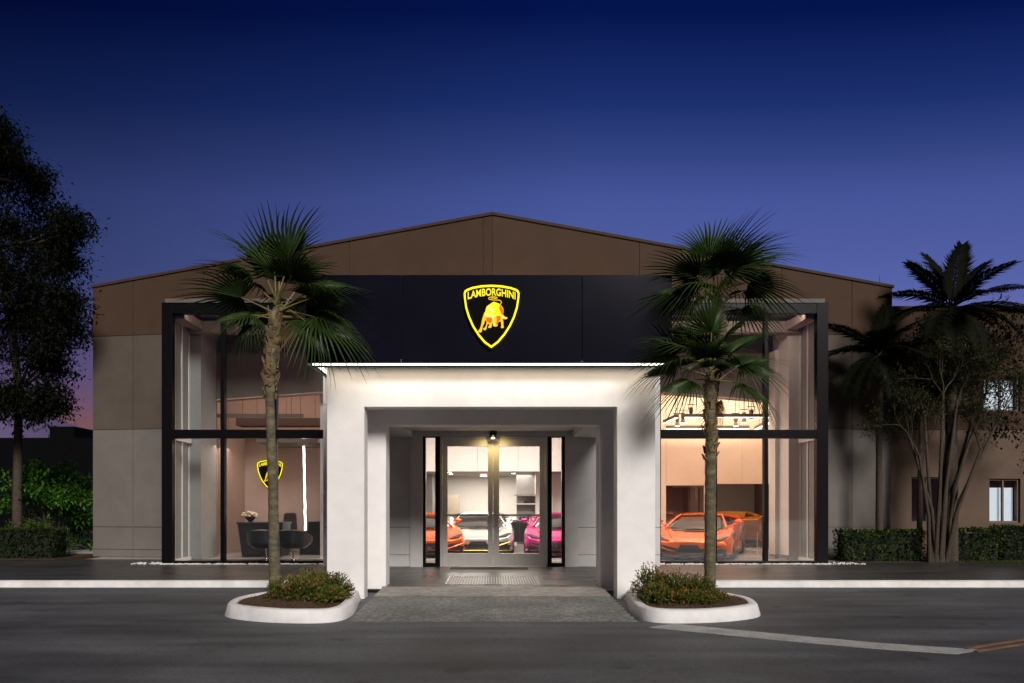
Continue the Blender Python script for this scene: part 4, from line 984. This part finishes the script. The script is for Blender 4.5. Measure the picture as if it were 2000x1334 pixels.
def trunk(parent, pts, rad, m, ring=.0, boots=None, n=14, rough=.06, seed=1):
    rnd = random.Random(seed); P_ = [Vector(p) for p in pts]; fine = []; fr = []
    for i in range(len(P_)-1):
        k = max(3, int((P_[i+1]-P_[i]).length/.06))
        for j in range(k):
            t = j/k; fine.append(P_[i].lerp(P_[i+1], t)); fr.append((rad[i]*(1-t)+rad[i+1]*t)*(1+rnd.uniform(-rough, rough)+ring*(1 if j % 2 else -1)))
    fine.append(P_[-1]); fr.append(rad[-1])
    b = MB(); b.tube(fine, fr, n); o = b.build('trunk', m, parent, smooth=70)
    me = o.data
    for v in me.vertices:
        f_ = 1+.045*noise.noise(Vector((v.co.x*14, v.co.y*14, v.co.z*5))); c_ = v.co
        # push outward from axis by noise
        z = c_.z; best = min(fine, key=lambda q: abs(q.z-(z+parent.location.z))); ax_ = best-parent.location
        v.co.x = ax_.x+(c_.x-ax_.x)*f_; v.co.y = ax_.y+(c_.y-ax_.y)*f_
    if boots:
        z0, z1, r0, cnt = boots; b = MB()
        for i in range(cnt):
            z = rnd.uniform(z0, z1); best = min(fine, key=lambda q: abs(q.z-z)); a = rnd.uniform(0, 2*PI)
            d = Vector((math.cos(a), math.sin(a), 0)); sd = Vector((-d.y, d.x, 0)); p = best+d*r0*.80; p.z = z; h = rnd.uniform(.06, .16); w = rnd.uniform(.02, .045)
            t = p+d*rnd.uniform(.02, .06)+Vector((0,0,h))+sd*rnd.uniform(-.04, .04)
            b.prism([p-sd*w, p+sd*w, t+sd*w*.35, t-sd*w*.35], [p-sd*w+d*.02, p+sd*w+d*.02, t+sd*w*.35+d*.012, t-sd*w*.35+d*.012])
        b.build('leaf_stubs', M['boot'], parent, fix=True)
    return o
def fan_palm(x, y, pts, rad, crown, specs, label, boots=None, seed=3):
    r = thing('fan_palm', (x, y, .05), label, 'palm tree', 'fan palms in the planters')
    trunk(r, pts, rad, M['palm_bark'], ring=.012, boots=boots, seed=seed)
    rnd = random.Random(seed); c = Vector(crown)-r.location
    for (a, e_, k, sc) in specs:
        base = c+Vector((rnd.uniform(-.04,.04), rnd.uniform(-.04,.04), rnd.uniform(-.16,.16)))
        put(FAN[k] if k < 4 else DRY[0], r, base, math.radians(a), math.radians(e_), math.radians(rnd.uniform(-40, 40)), sc)
    return r
# azimuth 0 = to the right, 90 = away from the viewer, -90 = toward the viewer
def mkspecs(seed, n, emin, emax, smin=.85, smax=1.05, dry=3):
    rnd = random.Random(seed); out = []
    for i in range(n):
        t = i/(n-1); e_ = emax+(emin-emax)*t**1.0; a = i*137.5+rnd.uniform(-14, 14)
        k = 2 if t < .3 else (rnd.choice((0,2)) if t < .55 else rnd.choice((0,1,3)))
        out.append((a, e_+rnd.uniform(-7, 7), k, rnd.uniform(smin, smax)))
    for i in range(dry): out.append((rnd.uniform(0, 360), -70+rnd.uniform(-10, 5), 4, .7))
    return out
YPALM = 10.0
def pz(py): return az(py, YPALM)
def pxx(px): return ax(px, YPALM)
LEFT = [(-100,86,2,.96),(95,80,2,1.0),(-20,70,2,.92),(205,72,0,.94),(40,58,2,.85),(172,48,0,.88),(-40,46,0,.8),(8,38,0,.88),(190,28,0,.86),(-150,10,1,.7),(-15,20,1,.92),(20,4,1,.92),(-8,-8,1,1.0),(200,-18,3,.68),(-14,-28,3,.92),(90,30,0,.8),(120,0,1,.72),(170,8,1,.74),(60,-60,4,.5)]
LOW = [(-95,84,2,.82),(120,74,2,.86),(40,62,0,.8),(150,58,2,.8),(-30,54,0,.78),(187,42,0,.76),(-4,42,0,.76),(165,26,0,.74),(196,16,1,.86),(-12,15,1,.8),(205,-2,3,.72),(-16,-3,3,.80),(-85,30,1,.55),(-120,46,0,.68),(100,20,0,.66),(-50,-64,4,.45)]
TALL = [(-90,80,1,.86),(110,76,2,.9),(160,64,1,.86),(20,66,1,.86),(-30,66,3,.84),(196,50,1,.84),(-5,52,1,.9),(180,32,3,.86),(2,34,3,.84),(-150,26,3,.8),(-20,14,3,.84),(152,14,3,.8),(25,10,1,.8),(-85,35,3,.75),(90,30,1,.8),(-120,52,3,.8),(-60,56,3,.8),(190,12,3,.72)]
fan_palm(pxx(537), YPALM, [(pxx(538), YPALM, .03), (pxx(533), YPALM, pz(960)), (pxx(527), YPALM, pz(780)), (pxx(531), YPALM, pz(690)), (pxx(536), YPALM, pz(625)), (pxx(541), YPALM, pz(600))],
         [.090, .068, .064, .082, .084, .05], (pxx(543), YPALM, pz(612)), LEFT, 'fan palm with one crown in the left planter', boots=(pz(780), pz(615), .09, 110), seed=3)
fan_palm(pxx(1386), YPALM, [(pxx(1386), YPALM, .03), (pxx(1386), YPALM, pz(980)), (pxx(1389), YPALM, pz(850)), (pxx(1385), YPALM, pz(760)), (pxx(1388), YPALM, pz(725))],
         [.080, .072, .078, .084, .05], (pxx(1386), YPALM, pz(735)), LOW, 'shorter fan palm with the lit lower crown in the right planter', boots=(pz(900), pz(740), .085, 48), seed=5)
YT = YPALM+.42
fan_palm(pxx(1386), YT, [(ax(1388, YT), YT, .03), (ax(1390, YT), YT, az(800, YT)), (ax(1412, YT), YT, az(640, YT)), (ax(1406, YT), YT, az(585, YT))],
         [.075, .07, .065, .04], (ax(1403, YT), YT, az(585, YT)), TALL, 'taller dark fan palm rising behind the shorter one on the right', seed=9)

def feather_frond(L_, droop, seed, ll=.5, np_=46):
    rnd = random.Random(seed); b = MB(); b.cur = 1; pts = []
    for i in range(13):
        t = i/12; pts.append(Vector((L_*(t-.12*droop*t**2.2), 0, -droop*L_*.55*t**2.1)))
    b.tube(pts, [.02*(1-.85*i/12)+.003 for i in range(13)], 5); b.cur = 0
    for s in (-1, 1):
        for i in range(np_):
            t = .12+.88*(i+rnd.uniform(-.2,.2))/np_; k = min(11, int(t*12)); f_ = t*12-k; p = pts[k].lerp(pts[min(12,k+1)], min(1,max(0,f_)))
            T_ = (pts[min(12,k+1)]-pts[k]).normalized(); l = ll*(.35+.65*math.sin(PI*min(1, t*.92+.1)))*rnd.uniform(.85, 1.08)
            up = Vector((-T_.z, 0, T_.x)); d = (T_*.75+Vector((0, s, 0))*1.0+up*.22).normalized(); w = .026
            m_ = p+d*l*.55+Vector((0,0,-.02)); tip = p+d*l+Vector((0,0,-.28*l*rnd.uniform(.6,1.5)))
            b.face([p-T_*w*.5, p+T_*w*.5, m_+T_*w, m_-T_*w]); b.face([m_-T_*w, m_+T_*w, tip])
    o = b.build('frond', [M['feather'], M['feather']], None, origin=(0,0,0)); me = o.data; bpy.data.objects.remove(o); return me
FEA = [feather_frond(1.75, .75, 1), feather_frond(1.9, .55, 2), feather_frond(1.6, 1.05, 3), feather_frond(1.5, .3, 4)]
def feather_palm(px, d, top, r0, r1, specs, label, lean=0.):
    x = ax(px, d); r = thing('feather_palm', (x, d, .0), label, 'palm tree', 'feather palms by the right wall')
    zt_ = az(top, d); trunk(r, [(x, d, -.1), (x+lean*.4, d, zt_*.5), (x+lean, d, zt_-.7), (x+lean, d, zt_)], [r0, r0*.85, r1, r1*.6], M['bark'], ring=.03, seed=int(px), rough=.02)
    for a, e_, k, sc in specs: put(FEA[k], r, Vector((x+lean, d, zt_-.05))-r.location, math.radians(a), math.radians(e_), 0, sc)
    return r
feather_palm(1717, 16.95, 690, .085, .085, [(-95,82,3,.8),(175,52,0,.98),(195,20,0,1.0),(205,-8,2,1.0),(5,55,1,.85),(-12,28,0,1.0),(-30,-4,2,1.),(-120,35,0,.9),(-75,20,2,.9),(-150,-20,2,.9),(150,35,2,.8),(30,40,0,.8),(-100,-20,2,.85)], 'slender feather palm rising from the hedge beside the right bay')
feather_palm(1858, 16.6, 598, .15, .11, [(-90,84,3,1.),(120,78,3,1.1),(170,60,3,1.05),(10,60,3,1.05),(178,34,0,1.),(0,34,1,1.),(196,8,0,1.05),(-14,8,1,1.08),(-40,-2,2,1.05),(-140,0,2,1.05),(-90,20,0,.95),(-80,-25,2,1.),(-120,-20,2,1.),(-35,-35,2,.9),(-160,-30,2,.95),(160,15,0,.9),(20,15,0,.9),(-65,50,0,.9)], 'tall thick feather palm standing above the bare branched tree')

# ------------------------------------------------------------------ broadleaf trees and shrubs
def grow(b, tips, p, d, l, r_, depth, rnd, spread=.55, up=.15, kids=(2,3), taper=.68, n=6, shrink=.74):
    q = p+d*l*.5+Vector((rnd.uniform(-.06,.06), rnd.uniform(-.06,.06), rnd.uniform(0,.04)))*l; e_ = p+d*l
    b.tube([p, q, e_], [r_, r_*.86, r_*taper], n, False)
    if depth <= 2: tips.append((q, d, depth)); 
    if depth == 0: tips.append((e_, d, 0)); return
    for k in range(rnd.randint(*kids)):
        dd = (d+Vector((rnd.gauss(0,1), rnd.gauss(0,1), rnd.gauss(0,1)))*spread+Vector((0,0,up))).normalized()
        grow(b, tips, e_, dd, l*rnd.uniform(shrink-.1, shrink+.1), r_*taper, depth-1, rnd, spread, up, kids, taper, max(4, n-1), shrink)
def leaves_at(b, tips, rnd, per, rad, l0, l1, hang=.0, mats=1):
    for p, d, dep in tips:
        for i in range(per):
            o = Vector((rnd.gauss(0,.5), rnd.gauss(0,.5), rnd.gauss(0,.42)))*rad
            v = Vector((rnd.uniform(-1,1), rnd.uniform(-1,1), rnd.uniform(-1,1)-hang))+o*.6
            if mats > 1: b.cur = rnd.randrange(mats)
            l = rnd.uniform(l0, l1); leaf_quad(b, p+o, v if v.length > .1 else Vector((1,0,0)), l, l*rnd.uniform(.32, .5), curl=rnd.uniform(-.1,.2))
# big dark tree at the left edge: explicit limbs carrying leaf sprays
rnd = random.Random(5); D = 18.3; x = ax(33, D)
tr = thing('dark_tree', (x, D, 0), 'tall dark tree with a slim trunk at the left edge', 'tree')
tb = MB(); tips = []
top = at(-40, 380, D)
path = [Vector((x, D, -.1)), at(34, 950, D), at(37, 760, D), at(20, 620, D), at(-5, 480, D), at(-30, 340, D)]
tb.tube(path, [.13, .11, .095, .12, .10, .05], 9)
ends = [(130,640,.35),(120,440,.3),(95,520,.32),(138,450,.2),(20,330,.3),(60,400,.35),(35,560,.4),(5,290,.28),(90,600,.35),(100,700,.28),(0,430,.45),(-60,300,.5),(60,690,.4),(-80,520,.6),(-60,650,.5),(10,660,.4),(140,585,.2),(75,350,.22),(-5,270,.2),(50,470,.4),(-110,420,.5),(30,770,.2),(95,775,.2),(-10,790,.24),(60,800,.17),(108,790,.10),(-60,740,.3),(120,505,.3),(70,560,.4),(110,660,.3),(15,520,.45),(-20,360,.4),(75,640,.35),(40,610,.4),(95,470,.34)]
for (px, py, rr_) in ends:
    dd = D+rnd.uniform(-1.8, 1.8); e_ = at(px, py, dd)
    k = min(range(2, len(path)), key=lambda i: (path[i]-e_).length+max(0, path[i].z-e_.z)*1.5); s0 = path[k]
    m_ = s0.lerp(e_, .55)+Vector((0, 0, -.15)); tb.tube([s0, m_, e_], [.045, .028, .012], 5, False)
    for j in range(9):
        dv = Vector((rnd.gauss(0,1), rnd.gauss(0,1), rnd.gauss(0,.8))).normalized(); q = e_+dv*rr_*2.3*rnd.uniform(.35, 1.); tb.tube([e_.lerp(m_, rnd.uniform(0,.4)), q], [.010, .003], 4, False)
        for t in (.55, .8, 1.): tips.append((e_.lerp(q, t), dv, 0))
tb.build('trunk', M['bark'], tr, smooth=60)
lb = MB(); leaves_at(lb, tips, rnd, 62, .42, .06, .16, .35); lb.build('crown', M['tree_leaf'], tr)
def shrub(name, px, d, w, h, z0, label, cat, mat_, stems, seed, per=22, rad=.2, l0=.06, l1=.12, clear=.3):
    rnd = random.Random(seed); x = ax(px, d); r = thing(name, (x, d, z0), label, cat); tb = MB(); tips = []
    for i in range(stems):
        a = 2*PI*i/stems+rnd.uniform(-.4,.4); dv = Vector((math.cos(a)*.45, math.sin(a)*.45, 1)).normalized()
        grow(tb, tips, Vector((x+.05*math.cos(a), d+.05*math.sin(a), z0)), dv, h*clear, .035, 4, rnd, .55, .1)
    # fit the branching into the wanted width and height
    sx = w/2/max(abs(t[0].x-x) for t in tips); sz = h/max(t[0].z-z0 for t in tips)
    fit = lambda p: Vector((x+(p[0]-x)*sx, d+(p[1]-d)*sx, z0+(p[2]-z0)*sz))
    tb.v = [tuple(fit(v)) for v in tb.v]; tips = [(fit(p), dv, k) for p, dv, k in tips]
    tb.build('stems', M['bark'], r, smooth=60); lb = MB(); leaves_at(lb, tips, rnd, per, rad, l0, l1, .1); lb.build('foliage', mat_, r); return r
shrub('green_shrub', 118, 19.8, 2.5, 2.55, 0, 'bright green rounded shrub beside the left end of the showroom', 'shrub', M['shrub_leaf'], 6, 41, per=14, rad=.26, l0=.09, l1=.19)
shrub('green_shrub', 62, 18.6, 1.5, .95, 0, 'low loose green shrub behind the clipped hedge at the left edge', 'shrub', M['hedge_leaf'], 6, 43, per=8, rad=.2, l0=.05, l1=.11)
# many stemmed bare branched tree on the right
rnd = random.Random(8); D = 16.35; x = ax(1832, D)
tr = thing('branching_tree', (x, D, 0), 'many stemmed thin leaved tree in the right hedge', 'tree'); tb = MB(); tips = []
for (bx0, px, py, dy) in ((1815,1795,890,-.3),(1822,1806,820,.2),(1826,1842,770,-.5),(1836,1870,780,-.2),(1842,1895,830,.3),(1846,1915,880,-.4),(1838,1855,800,.3),(1848,1945,830,-.1),(1830,1778,860,-.2),(1840,1880,740,.1),(1846,1925,770,.2)):
    p0 = Vector((ax(bx0, D), D, -.05)); e_ = at(px, py, D+dy); m_ = p0.lerp(e_, .45); m_.x = p0.x+(m_.x-p0.x)*.55
    tb.tube([p0, m_, e_], [.055, .042, .028], 7, False)
    dv = (e_-m_).normalized()
    for k in range(3): grow(tb, tips, e_, (dv+Vector((rnd.gauss(0,.4), rnd.gauss(0,.3), rnd.uniform(-.1,.5)))).normalized(), .42, .017, 4, rnd, .42, .16, (2,3), .66, 5)
tb.v = [(v[0], min(v[1], 17.55), v[2]) for v in tb.v]
tb.build('trunk', M['bark_pale'], tr, smooth=60)
lb = MB(); leaves_at(lb, [(Vector((p.x, min(p.y, 17.5), p.z)), d_, k) for p, d_, k in tips ], rnd, 6, .22, .04, .09, .2); lb.build('crown', M['myrtle_leaf'], tr)

rnd = random.Random(15); D = 17.15; tr = thing('dark_tree', (ax(1795, D), D, 0), 'dark leafy tree filling the gap behind the two feather palms', 'tree'); tb = MB(); tips = []
p0 = Vector((ax(1795, D), D, -.05)); pm_ = at(1800, 800, D); tb.tube([p0, at(1797, 920, D), pm_], [.07, .06, .05], 7)
for px, py, rr_ in ((1785,650,.3),(1815,690,.35),(1790,735,.3),(1835,640,.3),(1760,690,.22),(1900,640,.3),(1950,640,.4),(1985,690,.4),(1930,710,.35),(2020,640,.5),(1880,730,.3),(1990,760,.35),(1955,830,.3),(1860,690,.3),(1835,760,.3),(2010,840,.4),(1920,660,.35),(1975,620,.35)):
    e_ = at(px, py, D+rnd.uniform(-.35, .25)); m_ = pm_.lerp(e_, .5)+Vector((0,0,.1)); tb.tube([pm_, m_, e_], [.035, .02, .01], 5, False)
    for j in range(8):
        dv = Vector((rnd.gauss(0,1), rnd.gauss(0,.5), rnd.gauss(0,.8))).normalized(); q = e_+dv*rr_*1.9*rnd.uniform(.4, 1.); q.y = min(q.y, 17.7); tips += [(e_.lerp(q, .5), dv, 0), (q, dv, 0)]
tb.build('trunk', M['bark'], tr, smooth=60); lb = MB(); leaves_at(lb, tips, rnd, 16, .26, .07, .15, .3); lb.v = [(v[0], min(v[1], 18.02), v[2]) for v in lb.v]; lb.build('crown', M['tree_leaf'], tr)

def hedge(x0, x1, y0, y1, z1, label, seed, name='hedge', mats=None, dens=560):
    rnd = random.Random(seed); r = thing(name, ((x0+x1)/2, (y0+y1)/2, 0), label, 'hedge')
    bx('hedge_core', M['hedge_core'], r, x0+.07, x1-.07, y0+.07, y1-.07, -.02, z1-.08)
    b = MB(); n = int(dens*((x1-x0)*(y1-y0)+(x1-x0)*z1*2+(y1-y0)*z1*2))
    for i in range(n):
        f_ = rnd.random(); x, y, z = rnd.uniform(x0, x1), rnd.uniform(y0, y1), rnd.uniform(.02, z1)
        if f_ < .42: y = y0; nv = Vector((0,-1,.3))
        elif f_ < .78: z = z1; nv = Vector((0,-.2,1))
        elif f_ < .88: x = x0; nv = Vector((-1,0,.3))
        elif f_ < .95: x = x1; nv = Vector((1,0,.3))
        else: y = y1; nv = Vector((0,1,.3))
        w = .05*noise.noise(Vector((x*2.2, y*2.2, z*2.2)))
        p = Vector((x, y, z))+nv.normalized()*(w-.02+rnd.uniform(-.05, .025)); b.cur = 0 if noise.noise(Vector((x*3.1+9, y*3, z*4))) > -.05 and rnd.random() < .75 else 1
        l = rnd.uniform(.055, .10); leaf_quad(b, p, nv*.5+Vector((rnd.uniform(-1,1), rnd.uniform(-1,1), rnd.uniform(-1,1))), l, l*.55)
    b.build('foliage', mats or [M['hedge_leaf'], M['hedge_leaf2']], r); return r
hedge(ax(1644, 16.6), ax(1806, 16.6), 16.55, 17.0, az(1038, 16.6), 'clipped hedge block between the right bay and the branching tree', 51)
hedge(ax(1868, 16.7), ax(1956, 16.7), 16.65, 17.05, az(1036, 16.7), 'clipped hedge block right of the branching tree', 52)
hedge(ax(1960, 16.8), ax(2080, 16.8), 16.8, 17.3, az(1030, 16.8), 'dark loose hedge at the right edge', 53, mats=[M['hedge_leaf2'], M['hedge_leaf2']])
hedge(ax(-120, 17.3), ax(104, 17.3), 17.35, 18.0, az(1036, 17.3), 'dark clipped hedge at the left edge', 54, mats=[M['hedge_leaf2'], M['hedge_leaf2']])
# soil bed and lawn on the right, path and bed on the left
struct(bx('planting_bed', M['soil'], None, 8.4, 20, 16.42, 18.2, -.15, .0), 'dark soil bed under the right hedge', 'soil')
struct(bx('left_bed', M['soil'], None, -30, ax(105, 17.2), 17.21, 19.2, -.15, .004), 'dark soil under the left hedge', 'soil')
struct(bx('path', M['path'], None, ax(104, 17.2)-2.2, -10.62, 19.3, 22.4, -.15, .02), 'pale path beyond the left end of the showroom', 'path')
b = MB(); rnd = random.Random(3)
for i in range(9000):
    x, y = rnd.uniform(ax(1838, 16.3), 17), rnd.uniform(15.75, 16.6)
    if (x-ax(1838, 16.3)) < .9*rnd.random()+abs(y-16.2)*1.2: continue
    h = rnd.uniform(.02, .05); a = rnd.uniform(0, PI); dx, dy = .005*math.cos(a), .005*math.sin(a)
    b.face([(x-dx, y-dy, 0), (x+dx, y+dy, 0), (x+rnd.uniform(-.02,.02), y+rnd.uniform(-.02,.02), h)])
tag(b.build('grass', M['grass']), 'patch of short grass in front of the right hedge', 'grass', kind='stuff')

# ------------------------------------------------------------------ annex on the right
AN = thing('annex_building', (12.5, 18.3, 0), 'two storey brown annex behind the palms at the right edge', 'building')
YA = 18.15
ops = [(1780,1846,932,1021,'dark'),(1932.5,1993,935,1021,'lit'),(1785,1854,706,760,'dark'),(1921,1993,737,803,'lit')]
xa0, xa1 = XE-.01, 19.; zmid = 3.36; ztop = az(606, YA)
def holes_wall(b, z0, z1, rects):
    rects = sorted(rects); x = xa0
    for (a, c, lo, hi) in rects:
        b.box(x, a, YA, YA+.25, z0, z1); b.box(a, c, YA, YA+.25, z0, lo); b.box(a, c, YA, YA+.25, hi, z1); x = c
    b.box(x, xa1, YA, YA+.25, z0, z1)
R = [(ax(o[0], YA), ax(o[1], YA), az(o[3], YA), az(o[2], YA)) for o in ops]
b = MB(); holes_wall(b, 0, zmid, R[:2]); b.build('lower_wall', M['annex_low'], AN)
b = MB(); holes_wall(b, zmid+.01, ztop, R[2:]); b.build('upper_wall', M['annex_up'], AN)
bx('wall_core', M['joint'], AN, xa0, xa1, YA+.5, YA+.6, 0, ztop)
bx('parapet', M['cap'], AN, xa0+.03, xa1, YA-.05, YA+.6, ztop+.002, ztop+.1)
b = MB(); b.box(ax(1628, 17.6), ax(1628, 17.6)+.02, 17.6, 17.6, 0, 1)
for (a, c, lo, hi), o in zip(R, ops):
    f_ = MB(); t = .045; f_.box(a, a+t, YA+.06, YA+.14, lo, hi); f_.box(c-t, c, YA+.06, YA+.14, lo, hi); f_.box(a+t, c-t, YA+.06, YA+.14, hi-t, hi); f_.box(a+t, c-t, YA+.06, YA+.14, lo, lo+t); m_ = (a+c)/2; f_.box(m_-.02, m_+.02, YA+.07, YA+.13, lo+t, hi-t)
    w_ = f_.build('window', M['joint'] if o[4] == 'dark' else M['in_dark'], AN)
    bx('pane', M['dark_pane'] if o[4] == 'dark' else M['glass'], w_, a+t, c-t, YA+.095, YA+.105, lo+t, hi-t)
    if o[4] == 'lit':
        bx('blind', M['blind'], w_, a+t+.01, c-t-.01, YA+.2, YA+.22, lo+t, lo+(hi-lo)*(.8 if lo < 3 else .95)); bx('blind_box', M['frame'], w_, a, c, YA+.23, YA+.3, lo, hi)
tag(MB().tube([at(1718, 640, 19.5), at(1718, 537, 19.5)], [.02, .006], 6).build('antenna', M['frame']), 'thin aerial rod rising above the right end of the roof', 'antenna')
if 0: b = MB(); xd = ax(1652, 17.75); b.tube([(xd, wy(xd)-.06, .02), (xd, wy(xd)-.06, 6.9)], .045, 8); b.build('downpipe', M['wall_mid'], BL, smooth=60)
# left background: dark long building, hills
fb = thing('far_building', (ax(60, 40), 40, 0), 'long black flat roofed building beyond the left shrubs', 'building')
bx('wall', M['far_wall'], fb, -50, ax(215, 40), 40, 48, -.1, az(855, 40)); bx('roof_unit', M['far_wall'], fb, ax(97, 41), ax(145, 41), 41, 43, az(855, 40)+.001, az(833, 41))
b = MB(); n = 160; ring0 = []; ring1 = []; ring2 = []
for i in range(n):
    t = i/(n-1); x = -2600+5200*t; px = CX+x*F/1800
    h = 205*(.45+.55*noise.noise(Vector((x*.0023+3.3, .5, 0)))+.12*noise.noise(Vector((x*.012, 2, 0)))+.05*noise.noise(Vector((x*.05, 7, 0)))+.55)
    ring0.append((x, 1500, -2)); ring1.append((x, 1800, min(max(60, h), 240))); ring2.append((x, 2400, -2))
b.mesh(ring0+ring1+ring2, [(k*n+i, k*n+i+1, (k+1)*n+i+1, (k+1)*n+i) for k in range(2) for i in range(n-1)])
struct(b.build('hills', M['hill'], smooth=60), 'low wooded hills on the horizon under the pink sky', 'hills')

# ------------------------------------------------------------------ render settings
S.render.engine = 'CYCLES'
S.cycles.use_denoising = True
S.cycles.max_bounces = 8; S.cycles.transparent_max_bounces = 24; S.cycles.diffuse_bounces = 4; S.cycles.glossy_bounces = 4
S.cycles.sample_clamp_indirect = 4.; S.cycles.caustics_reflective = False; S.cycles.caustics_refractive = False
S.view_settings.view_transform = 'Standard'; S.view_settings.look = 'None'; S.view_settings.exposure = 0.; S.view_settings.gamma = 1.
